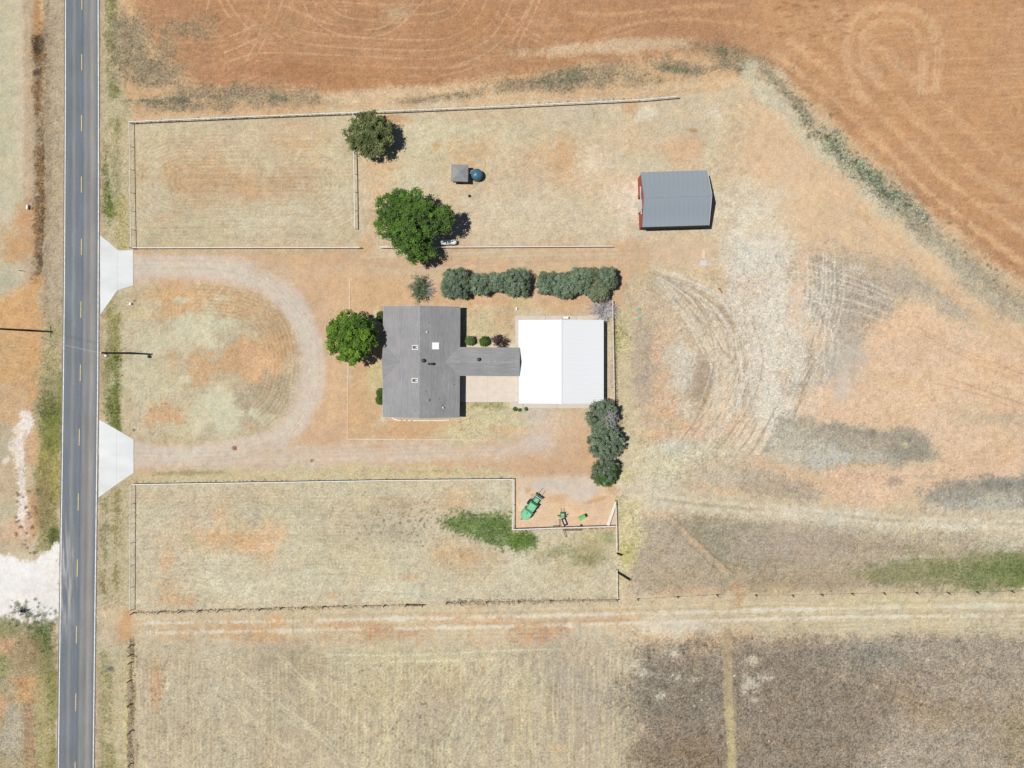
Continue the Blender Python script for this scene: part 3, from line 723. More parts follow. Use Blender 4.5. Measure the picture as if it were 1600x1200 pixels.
# --- drive
poly([(205, 386), (560, 386), (1000, 382), (1020, 400), (1010, 428), (980, 440), (970, 470), (800, 480), (600, 480), (545, 440), (545, 690), (800, 690), (960, 640), (965, 745), (800, 748), (205, 756), (205, 735), (208, 690), (360, 702), (430, 676), (470, 620), (475, 550), (455, 490), (410, 452), (330, 438), (206, 446)], (208, 172, 133), .95, 8, 5, .06)
stroke([(204, 418), (300, 417), (370, 424), (430, 452), (474, 505), (490, 565), (480, 625), (448, 672), (396, 702), (310, 712), (204, 711)], 40, (211, 191, 167), .97, 7, 3.5, .05, lab=3)
stroke([(204, 418), (300, 417), (370, 424), (430, 452), (474, 505), (492, 565), (482, 625), (448, 672), (396, 702), (310, 712), (204, 711)], 22, (214, 202, 184), .75, 9, 4)
stroke([(400, 706), (500, 712), (600, 710), (700, 708), (800, 702), (850, 690)], 28, (212, 191, 165), .92, 9, 5, .05, lab=3)
stroke([(330, 722), (420, 732), (520, 728)], 14, (209, 189, 164), .7, 8, 5)
blob(845, 675, 22, 26, (206, 194, 178), .9, .9, .3); blob(880, 670, 40, 30, (213, 184, 150), .6); blob(900, 640, 14, 8, (200, 162, 124), .5); blob(820, 670, 30, 10, (211, 176, 138), .6); blob(930, 715, 20, 26, (208, 168, 128), .6)
stroke([(400, 420), (480, 425), (560, 415), (640, 425), (720, 414), (820, 408), (990, 400)], 20, (208, 178, 142), .8, 9, 6, .06, lab=3)
stroke([(560, 396), (760, 398), (960, 396)], 10, (209, 192, 158), .7, 6, 4)
for o in (-14, -9, -3, 3, 8, 14):
    stroke([(560, 412 + o * .6), (640, 414 + o), (760, 408 + o), (880, 404 + o), (1000, 402 + o)], 2, (190, 160, 124) if o % 2 else (222, 196, 158), .4, 1.3, brk=.4)
    stroke([(206, 418 + o), (300, 416 + o), (372, 424 + o), (430 - o * .5, 452 + o), (474 - o, 505 + o * .5), (490 - o, 565), (480 - o, 625), (448 - o * .7, 672 - o * .7), (396 - o * .3, 702 - o), (310, 712 - o), (206, 711 - o)], 1.8, (190, 166, 144) if o % 2 else (218, 202, 186), .4, 1.3, brk=.45)
    stroke([(400, 712 + o * .7), (520, 710 + o), (650, 706 + o), (780, 702 + o)], 1.8, (192, 166, 138) if o % 2 else (220, 200, 176), .4, 1.3, brk=.45)
blob(570, 385, 10, 14, (206, 172, 132), .8); stroke([(585, 340), (578, 370), (572, 395), (560, 412)], 14, (211, 178, 138), .7, 7, 5)
stroke([(520, 470), (525, 560), (520, 660)], 26, (218, 182, 142), .6, 10, 6)
# strips by the drive
poly([(210, 388), (560, 389), (560, 398), (400, 400), (212, 396)], (196, 174, 134), .7, 4, 4, .09)
poly([(205, 738), (500, 728), (780, 732), (800, 744), (800, 752), (206, 762)], (203, 189, 146), .85, 6, 6, .11)
stroke([(240, 741), (340, 738), (345, 738)], 4, (150, 140, 96), .6, 2, 2); stroke([(560, 736), (640, 738), (720, 735)], 3, (160, 150, 108), .7, 2, 2, brk=.5)
blob(366, 700, 3, 2.6, (150, 108, 88), .9); blob(487, 720, 2.4, 2.4, (150, 124, 104), .9); blob(209, 672, 2.6, 2, (90, 76, 66), .9); blob(211, 470, 2.4, 1.6, (80, 72, 62), .9)

# --- house yard
poly([(546, 440), (640, 430), (690, 465), (975, 470), (975, 480), (720, 480), (598, 480), (598, 655), (720, 655), (770, 686), (545, 686)], (210, 172, 130), .95, 6, 4, .07)
poly([(720, 476), (800, 476), (806, 495), (806, 542), (722, 542)], (207, 189, 148), .95, 5, 4, .10)
blob(790, 500, 14, 26, (206, 172, 132), .7); blob(740, 482, 40, 8, (211, 180, 140), .6); blob(880, 478, 60, 12, (206, 170, 130), .8); blob(820, 475, 26, 14, (208, 192, 144), .6); blob(906, 480, 20, 10, (206, 172, 136), .7)
poly([(722, 536), (806, 536), (806, 546), (722, 546)], (226, 208, 182), .9, 3, 2, .03)
poly([(720, 628), (800, 628), (812, 640), (800, 660), (740, 690), (690, 690), (700, 660), (718, 655)], (208, 194, 148), .95, 8, 6, .13)
blob(770, 634, 46, 5, (146, 148, 88), .7, .8, .6, 0, .2); blob(800, 660, 22, 16, (206, 192, 152), .8, .8, .5, 0, .1); blob(780, 672, 26, 8, (212, 176, 136), .8); blob(720, 680, 34, 14, (206, 196, 156), .7)
blob(588, 585, 12, 22, (208, 202, 146), .9, .8, .5, 0, .1); blob(582, 610, 10, 26, (210, 196, 150), .6); blob(595, 662, 12, 10, (214, 204, 168), .9); blob(590, 500, 8, 14, (218, 206, 158), .7); blob(572, 640, 22, 30, (206, 166, 122), .5); blob(640, 672, 60, 10, (208, 166, 122), .6)
blob(780, 430, 200, 14, (208, 184, 146), .5); blob(740, 470, 60, 4, (212, 170, 130), .6); blob(1000, 430, 14, 40, (207, 186, 148), .6)

# --- south paddock
poly([(206, 757), (803, 749), (803, 826), (963, 826), (966, 936), (663, 943), (206, 955)], (203, 190, 158), 1, 4, 3, .12)
for x, y, rx, ry, c, a in ((350, 780, 120, 14, (206, 182, 146), .6), (345, 805, 14, 14, (216, 172, 130), .8), (290, 810, 20, 14, (210, 182, 146), .7), (300, 840, 40, 14, (212, 174, 134), .6), (345, 845, 30, 14, (218, 174, 128), .7), (385, 845, 26, 16, (218, 172, 124), .8), (420, 830, 20, 20, (218, 174, 128), .8), (420, 862, 14, 24, (222, 172, 122), .9), (375, 815, 10, 10, (214, 178, 136), .7), (260, 868, 20, 14, (214, 174, 132), .8), (258, 885, 8, 10, (212, 168, 122), .8),
                           (265, 915, 16, 14, (212, 170, 128), .8), (272, 938, 30, 10, (210, 164, 118), .8), (370, 820, 10, 8, (190, 186, 150), .9), (295, 845, 10, 14, (192, 186, 152), .8), (350, 860, 12, 6, (190, 180, 146), .7), (622, 794, 26, 13, (198, 166, 128), .85), (720, 775, 22, 14, (212, 184, 144), .7), (705, 790, 20, 10, (205, 168, 126), .6), (710, 860, 30, 16, (206, 170, 128), .7), (740, 880, 30, 20, (201, 160, 118), .75), (685, 865, 16, 14, (208, 176, 134), .6), (600, 830, 50, 26, (190, 178, 150), .8), (560, 800, 60, 24, (196, 182, 150), .7), (500, 775, 70, 16, (207, 192, 152), .7), (480, 850, 40, 20, (206, 198, 164), .6),
                           (560, 880, 110, 24, (208, 196, 158), .7), (330, 905, 40, 26, (213, 203, 170), .8), (440, 920, 80, 20, (214, 204, 172), .7), (620, 925, 60, 14, (214, 204, 172), .6), (780, 900, 50, 20, (214, 202, 166), .6), (900, 920, 50, 14, (210, 196, 158), .7), (890, 890, 34, 12, (202, 188, 146), .7), (810, 880, 30, 12, (213, 200, 166), .6), (690, 900, 60, 16, (205, 190, 154), .6), (440, 795, 60, 16, (194, 184, 150), .6), (520, 932, 6, 5, (214, 166, 118), .8), (640, 902, 10, 4, (208, 170, 130), .7), (930, 845, 26, 14, (188, 178, 134), .7), (905, 870, 40, 14, (166, 156, 112), .7), (860, 850, 40, 14, (206, 192, 154), .7)):
    blob(x, y, rx, ry, c, a, .9, .55, 0, .12)
for i in range(24):
    y = 770 + i * 7.5
    stroke([(215, y + 2), (350, y), (500, y + random.uniform(-2, 2)), (650, y)], 1.6, random.choice([(178, 164, 128), (216, 206, 174)]), .3, 1.2, brk=.55)
poly([(686, 812), (706, 806), (740, 808), (770, 803), (800, 804), (803, 826), (838, 838), (836, 852), (810, 860), (780, 856), (750, 842), (716, 832), (692, 826)], (98, 126, 60), .9, 7, 7, .22)
blob(770, 824, 26, 12, (78, 112, 42), .6); blob(706, 818, 14, 7, (86, 116, 58), .6); blob(815, 845, 20, 10, (92, 122, 50), .6); blob(880, 862, 36, 8, (140, 142, 92), .6, .9, .7, 0, .18); blob(925, 875, 20, 6, (136, 142, 96), .5, .9, .6, 0, .16); blob(952, 838, 8, 12, (140, 146, 104), .6)
for i in range(110):
    blob(random.gauss(640, 50), random.gauss(822, 16), 1.5, 1.3, (120, 110, 84), .7)
# implement pen
poly([(804, 748), (962, 744), (962, 824), (804, 826)], (227, 189, 147), .97, 4, 3, .045)
poly([(822, 752), (870, 748), (940, 746), (935, 770), (915, 785), (893, 786), (876, 775), (850, 768), (830, 770)], (213, 199, 178), .85, 7, 5, .03)
blob(860, 760, 20, 10, (205, 194, 176), .6); blob(820, 775, 6, 18, (222, 202, 176), .7); blob(824, 766, 6, 6, (204, 162, 116), .7); blob(955, 765, 9, 10, (198, 162, 120), .6); blob(872, 780, 14, 6, (212, 168, 124), .7); blob(930, 782, 16, 3, (206, 162, 118), .8, ang=-15)

# --- east of the pen
poly([(963, 780), (1000, 790), (1010, 830), (985, 880), (966, 936), (964, 936)], (208, 196, 148), .9, 8, 7, .17)
blob(980, 865, 12, 14, (186, 182, 106), .6); blob(975, 745, 14, 12, (206, 192, 128), .6, .8, .5, 0, .2)

# --- farm lane along the bottom of the paddocks
poly([(206, 955), (663, 943), (966, 936), (1200, 928), (1690, 922), (1690, 1000), (1200, 1000), (960, 985), (500, 995), (206, 1002)], (207, 187, 150), .97, 8, 7, .10, lab=5)
poly([(1130, 935), (1690, 928), (1690, 994), (1200, 998)], (203, 187, 150), .8, 10, 6, .10)
for x, y, rx, ry, c, a in ((320, 985, 60, 12, (206, 168, 126), .7), (395, 990, 20, 18, (211, 160, 112), .85), (420, 1002, 24, 12, (212, 164, 114), .8), (365, 985, 20, 12, (208, 166, 122), .7), (430, 975, 14, 10, (214, 166, 118), .7), (560, 977, 40, 8, (206, 160, 118), .75), (600, 990, 34, 7, (198, 148, 108), .75), (560, 1000, 40, 6, (196, 156, 118), .6), (470, 1005, 30, 8, (198, 160, 122), .6), (650, 973, 26, 5, (206, 164, 122), .7), (650, 988, 30, 6, (198, 156, 118), .6), (700, 965, 24, 7, (210, 168, 128), .8), (760, 973, 60, 5, (210, 168, 128), .7), (830, 995, 26, 16, (200, 154, 114), .9), (870, 988, 14, 10, (202, 156, 116), .8), (820, 972, 50, 6, (208, 166, 126), .7), (945, 968, 50, 5, (206, 166, 128), .6), (655, 1006, 7, 6, (206, 158, 112), .8), (748, 1008, 12, 6, (208, 170, 130), .7), (955, 1030, 10, 7, (208, 164, 122), .8), (500, 975, 20, 6, (212, 176, 138), .6), (1110, 995, 40, 10, (212, 174, 134), .7), (1060, 980, 40, 10, (222, 214, 194), .7)):
    blob(x, y, rx, ry, c, a, .8, .6, 0, .10)
RUT = (229, 221, 199)
for o, a in ((0, .9), (15, .9)):
    stroke([(230, 974 + o), (420, 971 + o), (560, 968 + o), (700, 966 + o), (860, 962 + o), (1000, 959 + o * .95), (1150, 955 + o * .9), (1300, 951 + o * .9), (1450, 948 + o), (1690, 945 + o)], 4.6, RUT, a, 2, 1.6, .05, brk=.18)
blob(1230, 952, 40, 5, (230, 220, 200), .7); blob(1290, 966, 60, 3.5, (226, 216, 194), .7); blob(1400, 940, 50, 8, (214, 198, 150), .6); blob(1540, 946, 60, 5, (220, 208, 180), .6)
for o in (-12, -7, 6, 9, 24, 30, 36):
    stroke([(500, 968 + o), (800, 964 + o), (1100, 957 + o), (1400, 950 + o), (1690, 945 + o)], 1.8, (178, 158, 122) if o % 2 else (222, 208, 176), .4, 1.2, brk=.45)
blob(1155, 940, 6, 18, (204, 160, 116), .6)

# --- bottom fields
poly([(206, 1003), (300, 1008), (500, 1010), (700, 1012), (960, 1000), (997, 1010), (997, 1290), (206, 1290)], (196, 182, 152), .98, 8, 8, .13)
ys, xs = win(206, 997, 1000, 1290, 0)
lay(ys, xs, sstep(crop(NV, ys, xs) * .7) * sstep((gy[ys][:, None] - 1010) / 30) * np.ones((1, xs.stop - xs.start)), (180, 165, 136), .5, None)
lay(ys, xs, sstep(crop(NV, ys, xs) * .8 - .2) * sstep((gy[ys][:, None] - 1010) / 30) * np.ones((1, xs.stop - xs.start)), (210, 198, 156), .6, None)
for x, y, rx, ry, c, a in ((600, 1080, 70, 70, (203, 188, 146), .6), (700, 1060, 50, 40, (202, 186, 144), .6), (880, 1080, 60, 60, (180, 166, 146), .8), (940, 1120, 50, 60, (184, 170, 150), .7), (800, 1160, 50, 60, (188, 174, 150), .6), (820, 1110, 30, 80, (204, 190, 148), .5), (440, 1080, 60, 70, (186, 172, 144), .6), (300, 1100, 70, 80, (194, 180, 152), .6), (500, 1150, 60, 50, (190, 176, 148), .6), (680, 1110, 50, 40, (180, 166, 146), .6), (450, 1040, 60, 22, (174, 158, 128), .6), (240, 1060, 8, 40, (196, 162, 124), .8), (245, 1080, 7, 26, (198, 160, 120), .7), (640, 1030, 120, 14, (202, 188, 148), .7), (900, 1020, 50, 14, (196, 180, 150), .7), (415, 1190, 10, 10, (178, 146, 110), .6), (870, 1170, 14, 6, (208, 172, 126), .6)):
    blob(x, y, rx, ry, c, a, .9, .5, 0, .13, kind='v' if ry > 30 else 'mix')
for i in range(46):
    x = random.uniform(540, 990)
    y0 = random.uniform(1030, 1110); y1 = y0 + random.uniform(50, 170)
    stroke([(x, y0), (x + random.uniform(-2, 2), y1)], 2.0, (214, 201, 150), .55, 1.2, brk=.3, fade=True)
for q in ([(500, 1050), (530, 1110), (560, 1170), (575, 1215)], [(640, 1060), (610, 1130), (590, 1210)], [(750, 1050), (720, 1110), (700, 1180)], [(775, 1050), (740, 1120), (715, 1200)], [(540, 1030), (640, 1032), (740, 1030)], [(330, 1040), (380, 1090), (400, 1110)], [(430, 1110), (470, 1140)]):
    stroke(q, 3, (214, 202, 154), .55, 2, brk=.3, fade=True)
for r in (14, 20, 26):
    stroke([(482 + r * math.cos(t), 1028 + r * .8 * math.sin(t)) for t in np.linspace(1.2, 3.2, 6)], 1.8, (150, 128, 96), .5, 1.2)
for x in (918, 944, 958, 964, 970, 977, 983, 988, 993):
    stroke([(x, 1050 if x < 950 else 1090), (x, 1290)], 2.2, (208, 194, 146), .6, 1.3, brk=.3)
for i in range(520):
    x = random.choice([random.uniform(230, 990), random.gauss(660, 30), random.gauss(590, 40), random.gauss(300, 60)])
    blob(x, random.uniform(1040, 1210), 1.4, 1.4, (138, 122, 96), .6)
stroke([(206, 1000), (205, 1040), (204, 1120), (205, 1290)], 10, (150, 128, 92), .8, 3, 3, .18, kind='v'); stroke([(197, 1030), (196, 1120), (196, 1290)], 8, (206, 192, 140), .6, 3, 3)
poly([(999, 1005), (1100, 1002), (1200, 1000), (1690, 990), (1690, 1290), (999, 1290)], (172, 160, 140), .95, 11, 10, .22)
for x, y, rx, ry, c, a in ((1040, 1090, 40, 40, (134, 126, 112), .75), (1100, 1060, 40, 30, (148, 134, 116), .6), (1060, 1160, 50, 40, (142, 124, 96), .7), (1040, 1190, 30, 30, (136, 116, 84), .7), (1090, 1170, 40, 40, (144, 128, 108), .6), (1110, 1010, 30, 12, (206, 170, 132), .8), (1080, 1020, 6, 6, (208, 160, 122), .7), (1050, 1125, 14, 8, (186, 150, 114), .6), (1180, 1060, 30, 40, (136, 124, 108), .6), (1220, 1080, 60, 60, (138, 122, 104), .6), (1260, 1130, 70, 50, (142, 128, 104), .6), (1300, 1030, 90, 22, (146, 136, 122), .6), (1450, 1030, 100, 26, (158, 150, 136), .6), (1550, 1060, 60, 50, (164, 152, 130), .7), (1400, 1080, 50, 26, (140, 122, 102), .6), (1320, 1060, 22, 14, (190, 186, 166), .7), (1340, 1080, 26, 12, (172, 164, 142), .6), (1420, 1100, 60, 20, (158, 138, 112), .6), (1500, 1110, 60, 20, (172, 152, 126), .7), (1300, 1180, 70, 30, (154, 138, 112), .6), (1350, 1180, 40, 14, (190, 176, 150), .6), (1560, 1130, 50, 30, (160, 146, 116), .6), (1240, 1040, 30, 16, (132, 118, 106), .6), (1370, 1030, 24, 16, (130, 128, 116), .6), (1590, 1150, 20, 40, (150, 138, 100), .5), (1452, 1033, 5, 5, (224, 196, 164), .9)):
    blob(x, y, rx, ry, c, a * .7, .9, .7, 0, .22)
poly([(1000, 1015), (1330, 1010), (1400, 1080), (1330, 1290), (1000, 1290)], (143, 132, 116), .5, 26, 20, .26)
blob(1070, 1080, 70, 50, (138, 130, 116), .45, .9, .8, 0, .28); blob(1240, 1140, 90, 60, (140, 127, 108), .4, .9, .8, 0, .26); blob(1060, 1180, 60, 26, (140, 120, 92), .5, .9, .7, 0, .25)
stroke([(1136, 990), (1138, 1060), (1140, 1120), (1146, 1290)], 13, (182, 166, 134), .75, 3, 2, .12, kind='v')
for x, y, rx, ry in ((1035, 1088, 10, 6), (1005, 1052, 5, 4), (1060, 1058, 8, 4), (1082, 1062, 6, 4), (1052, 1020, 10, 4), (1020, 1022, 4, 3), (1170, 1070, 12, 7), (1190, 1060, 14, 5), (1178, 1030, 6, 5), (1180, 1094, 5, 4), (1160, 1080, 8, 5), (990, 1040, 12, 6), (1200, 1058, 8, 6)):
    blob(x, y, rx, ry, (212, 204, 182), .7, .9, .9, 0, .18)
stroke([(1136, 990), (1138, 1060), (1140, 1120), (1146, 1290)], 14, (178, 160, 128), .9, 3, 2, .12, kind='v'); stroke([(1138, 1110), (1143, 1160), (1146, 1290)], 11, (196, 182, 136), .7, 3, 2)
for x in (1154, 1160, 1176):
    stroke([(x, 1005), (x + 8, 1060), (x + 12, 1160)], 1.8, (190, 176, 152), .5, 1.2, brk=.4)
for q in ([(1230, 1025), (1280, 1045), (1330, 1060)], [(1370, 1030), (1400, 1060), (1440, 1080)], [(1360, 1070), (1410, 1085), (1450, 1100)], [(1370, 1080), (1420, 1100), (1470, 1112)]):
    stroke(q, 3, (186, 164, 132), .6, 2, brk=.2)
for i in range(12):
    x, y = random.uniform(1000, 1600), random.uniform(1020, 1200)
    blob(x, y, 1.6, 1.4, (226, 216, 196), .8, .6, .2)


# --- mowing lines and stubble rows
def rows_on(x0, x1, y0, y1, period, axis, dark, light, a, feather=14, wob=.7, slope=0.0):
    ys, xs = win(x0, x1, y0, y1, 0)
    X = gx[xs][None, :]; Y = gy[ys][:, None]
    u = (X + slope * (Y - y0)) if axis == 'x' else (Y + slope * (X - x0))
    ph = np.sin(u * 2 * math.pi / period + wob * crop(NL, ys, xs) + .35 * crop(NM, ys, xs))
    st = crop(NV if axis == 'x' else NH, ys, xs)
    m = sstep(np.minimum(np.minimum(X - x0, x1 - X), np.minimum(Y - y0, y1 - Y)) / feather)
    pat = sstep(.5 + .4 * crop(NB, ys, xs))
    lay(ys, xs, sstep(ph * .6 + .4 * st) * m * pat, light, a, None)
    lay(ys, xs, sstep(-ph * .6 - .4 * st) * m * pat, dark, a, None)
rows_on(212, 994, 1020, 1280, 5.8, 'x', (166, 150, 122), (220, 206, 160), .42)
rows_on(212, 800, 765, 945, 5.2, 'y', (172, 156, 124), (220, 208, 172), .30)
rows_on(214, 552, 196, 384, 5.2, 'y', (176, 152, 116), (220, 204, 166), .34, slope=.01)
rows_on(570, 980, 320, 384, 5.0, 'y', (180, 156, 120), (226, 210, 174), .28, slope=.01)
rows_on(1150, 1690, 930, 996, 6.5, 'y', (176, 156, 118), (228, 214, 180), .34)
rows_on(1000, 1690, 830, 925, 5.6, 'y', (150, 138, 112), (198, 184, 156), .24)
rows_on(966, 1000, 480, 760, 5.5, 'x', (176, 156, 120), (220, 204, 164), .30)
rows_on(196, 300, 460, 690, 5.5, 'x', (178, 160, 126), (220, 208, 168), .26)
for i in range(26):      # curved mowing passes at the ends of the paddocks
    r = 12 + i * 3.6
    stroke([(300 + r * 1.2 * math.cos(t), 285 + r * .75 * math.sin(t)) for t in np.linspace(1.9, 4.4, 8)], 1.8, (178, 150, 112) if i % 2 else (216, 196, 156), .34, 1.2, brk=.35)
    stroke([(480 + r * 1.0 * math.cos(t), 285 + r * .8 * math.sin(t)) for t in np.linspace(-1.2, 1.2, 8)], 1.8, (178, 150, 112) if i % 2 else (216, 200, 162), .30, 1.2, brk=.35)
    stroke([(400 + r * 2.2 * math.cos(t), 855 + r * .9 * math.sin(t)) for t in np.linspace(1.9, 4.3, 8)], 1.8, (176, 158, 122) if i % 2 else (220, 208, 172), .24, 1.2, brk=.4)
for q in ([(430, 1015), (470, 1060), (540, 1110), (590, 1160)], [(690, 1020), (650, 1070), (610, 1130), (580, 1200)], [(800, 1015), (760, 1060), (720, 1120), (690, 1200)], [(840, 1020), (790, 1080), (745, 1150), (715, 1210)], [(350, 1030), (420, 1090), (500, 1150), (560, 1210)], [(330, 1060), (400, 1130), (470, 1180)], [(500, 1022), (620, 1024), (760, 1018), (880, 1014)], [(520, 1036), (640, 1034), (780, 1030)]):
    for o in (-4, 4):
        stroke([(x + o, y) for x, y in q], 2.4, (222, 208, 164), .55, 1.6, brk=.25, fade=True)

# --- grain of the grass and soil, finished colours
g = 0.80 * crop(NG, *full) + 0.35 * crop(NF, *full) + 0.42 * crop(NM, *full)
g = np.where(g < 0, g * 1.15, g * .85)
IMG *= np.clip(1 + TEX * 0.75 * g, 0.45, 1.6)[..., None]
IMG *= (1 + .022 * crop(NM, *full) + .02 * crop(NL, *full))[..., None]
warm = (crop(NM, *full) * 0.011 + crop(NL, *full) * 0.010)[..., None]
IMG *= 1 + warm * np.array([1.0, 0.1, -1.2], np.float32)
IMG = np.clip(IMG, 0.01, 0.93) / np.array([KR, KG, KB], np.float32)
# thin the weeds' green into a mask used for scattering tufts
LUM = IMG.mean(axis=2)
GRN = IMG[..., 1] - 0.99 * IMG[..., 0]

def at_raster(A_, px, py):
    i = np.clip(((py - Y0) / STEP).round().astype(int), 0, NYG - 1)
    j = np.clip(((px - X0) / STEP).round().astype(int), 0, NXG - 1)
    return A_[i, j]

# relief: slight roughness, the roadside ditch
ZG = 0.012 * crop(NM, *full) + 0.008 * crop(NF, *full)
xx = gx[None, :]; yy = gy[:, None]
ZG -= 0.45 * np.exp(-((xx - 61) / 7.0) ** 2) * sstep((470 - yy) / 60)
ZG = np.minimum(ZG, 0.03)

VX = (gx[None, :] - CX) * S + 0 * gy[:, None]
VY = (CY - gy[:, None]) * S + 0 * gx[None, :]
GV = np.stack([VX, VY, ZG], axis=-1).reshape(-1, 3)
GC = np.concatenate([IMG, TEX[..., None]], axis=-1).reshape(-1, 4)
ii, jj = np.meshgrid(np.arange(NYG - 1), np.arange(NXG - 1), indexing='ij')
v00 = ii * NXG + jj
GF = np.stack([v00 + NXG, v00 + NXG + 1, v00 + 1, v00], axis=-1).reshape(-1, 4)
FL = LAB[:-1, :-1].reshape(-1)

ground_mat = attr_mat('soil_and_dry_grass', 0.97, ((1.1, 0.04), (5.0, 0.05), (12.0, 0.05)), bump=0.15, speckle=1.35)
def sheet(name, faces):
    u, inv = np.unique(faces, return_inverse=True)
    me = mesh_np(name, GV[u], inv.reshape(faces.shape), GC[u], smooth=True)
    return tag(link_mesh(name, me, ground_mat), kind='structure')

# outer rings, so that the ground runs to the horizon
bi = np.concatenate([np.arange(NXG), (np.arange(1, NYG) * NXG + NXG - 1), ((NYG - 1) * NXG + np.arange(NXG - 2, -1, -1)), (np.arange(NYG - 2, 0, -1) * NXG)])
nb = len(bi)
base = GV[bi].copy()
ringV, ringC = [], []
col0 = GC[bi]
ker = np.ones(101) / 101
colS = np.stack([np.convolve(np.concatenate([col0[-50:, c], col0[:, c], col0[:50, c]]), ker, 'valid') for c in range(4)], axis=1)
mean = GC.mean(axis=0)
cen = np.array([GV[:, 0].mean(), GV[:, 1].mean(), 0])
for f, bl in ((1.08, .6), (1.25, 1.0), (1.8, 1.2), (4, 1.6), (12, 2.0), (30, 2.0)):
    v = cen + (base - cen) * f
    v[:, 2] = 0
    ringV.append(v)
    c = col0 * max(0, 1 - bl) + colS * min(bl, 1)
    k = max(0, bl - 1)
    ringC.append(c * (1 - k) + mean * k)
allV = np.concatenate([GV] + ringV); allC = np.concatenate([GC] + ringC)
rf = []
prev = bi
for r in range(6):
    cur = len(GV) + r * nb + np.arange(nb)
    rf.append(np.stack([prev, cur, np.roll(cur, -1), np.roll(prev, -1)], axis=1)[:, ::-1])
    prev = cur
rf = np.concatenate(rf)
# orientation: make the ring face up
a, b, c = allV[rf[0, 0]], allV[rf[0, 1]], allV[rf[0, 2]]
if np.cross(b - a, c - a)[2] < 0: rf = rf[:, ::-1]
GV, GC = allV, allC
sheet('ground', np.concatenate([GF[(FL == 0)], rf]))
sheet('plowed_field', GF[FL == 2])
sheet('gravel_driveway', GF[FL == 3])
sheet('caliche_yard', GF[FL == 4])
sheet('farm_track', GF[FL == 5])

# ------------------------------------------------------------------ materials
M_white = mat('white_paint', (0.60, 0.60, 0.60), 0.5, var=0.05)
M_fence = mat('weathered_white_pipe', (0.54, 0.505, 0.46), 0.6, var=0.16, scale=2.0)
M_wood = mat('dark_wood', (0.055, 0.045, 0.037), 0.9, var=0.3, scale=4, stretch=(1, 1, .2))
M_post = mat('fence_post_wood', (0.10, 0.078, 0.058), 0.9, var=0.3, scale=5)
M_wire = mat('galvanised_wire', (0.45, 0.44, 0.42), 0.5, 0.3, var=0.1)
M_dark = mat('dark_metal', (0.03, 0.03, 0.034), 0.5, 0.2, var=0.2)
M_glass = mat('window_glass', (0.03, 0.035, 0.04), 0.08, var=0.05, spec=0.6)
M_conc = mat('pale_concrete', (0.42, 0.40, 0.39), 0.85, var=0.05, scale=0.7, detail=8, bump=0.05)
M_apron = mat('new_concrete', (0.462, 0.474, 0.474), 0.85, var=0.13, scale=0.22, stretch=(.6, 1.5, 1), detail=12, bump=0.05)
M_patio = mat('tan_concrete', (0.46, 0.405, 0.335), 0.85, var=0.07, scale=0.9, detail=8, bump=0.05)
M_slabc = mat('shop_concrete', (0.40, 0.36, 0.315), 0.85, var=0.08, scale=0.9, detail=8, bump=0.05)
M_brick = mat('tan_brick', (0.30, 0.20, 0.14), 0.9, var=0.25, scale=9, bump=0.2)
M_edge = mat('salmon_edging', (0.56, 0.40, 0.30), 0.9, var=0.15, scale=4)
M_siding = mat('cream_siding', (0.50, 0.48, 0.44), 0.7, var=0.06)
M_redwall = mat('red_barn_metal', (0.30, 0.058, 0.035), 0.6, var=0.15, scale=2, stretch=(4, 4, .3))
M_barnside = mat('dark_barn_wall', (0.022, 0.016, 0.015), 0.7, var=0.2, scale=2)  # near-black base colour of the barn's two long walls
M_ventpan = mat('dark_vent_pan', (0.07, 0.068, 0.066), 0.7, var=0.2)
M_dome = mat('acrylic_dome', (0.70, 0.73, 0.76), 0.3, var=0.02)
M_green = mat('green_machine_paint', (0.125, 0.37, 0.20), 0.6, var=0.22, scale=3, detail=6)
M_dgreen = mat('dark_green_frame', (0.03, 0.12, 0.07), 0.6, var=0.3, scale=4)
M_lime = mat('bright_green_paint', (0.10, 0.34, 0.07), 0.5, var=0.1, scale=3)
M_rubber = mat('black_rubber', (0.012, 0.012, 0.013), 0.8, var=0.2)
M_rust = mat('rusty_steel', (0.24, 0.085, 0.045), 0.85, var=0.35, scale=6)
M_steel = mat('grey_steel', (0.36, 0.36, 0.36), 0.45, 0.6, var=0.12)
M_tank = mat('blue_green_poly', (0.035, 0.10, 0.15), 0.38, var=0.12, scale=1.5)
M_lid = mat('green_plastic_lid', (0.14, 0.25, 0.20), 0.6, var=0.15, scale=4)
M_board = mat('bare_boards', (0.56, 0.42, 0.31), 0.85, var=0.18, scale=3, stretch=(6, 1, 1))
M_white_line = mat('white_road_paint', (0.56, 0.55, 0.52), 0.8, var=0.28, scale=1.6, detail=6)
M_yellow_line = mat('yellow_road_paint', (0.52, 0.39, 0.15), 0.8, var=0.25, scale=2.5, detail=6)
M_bark = mat('tree_bark', (0.10, 0.08, 0.062), 0.95, var=0.3, scale=6, stretch=(1, 1, .3))
M_greybark = mat('grey_bare_twigs', (0.40, 0.37, 0.375), 0.95, var=0.25, scale=5)
M_leaf = attr_mat('foliage', 0.75, ((2.0, 0.12),), translucent=0.22)

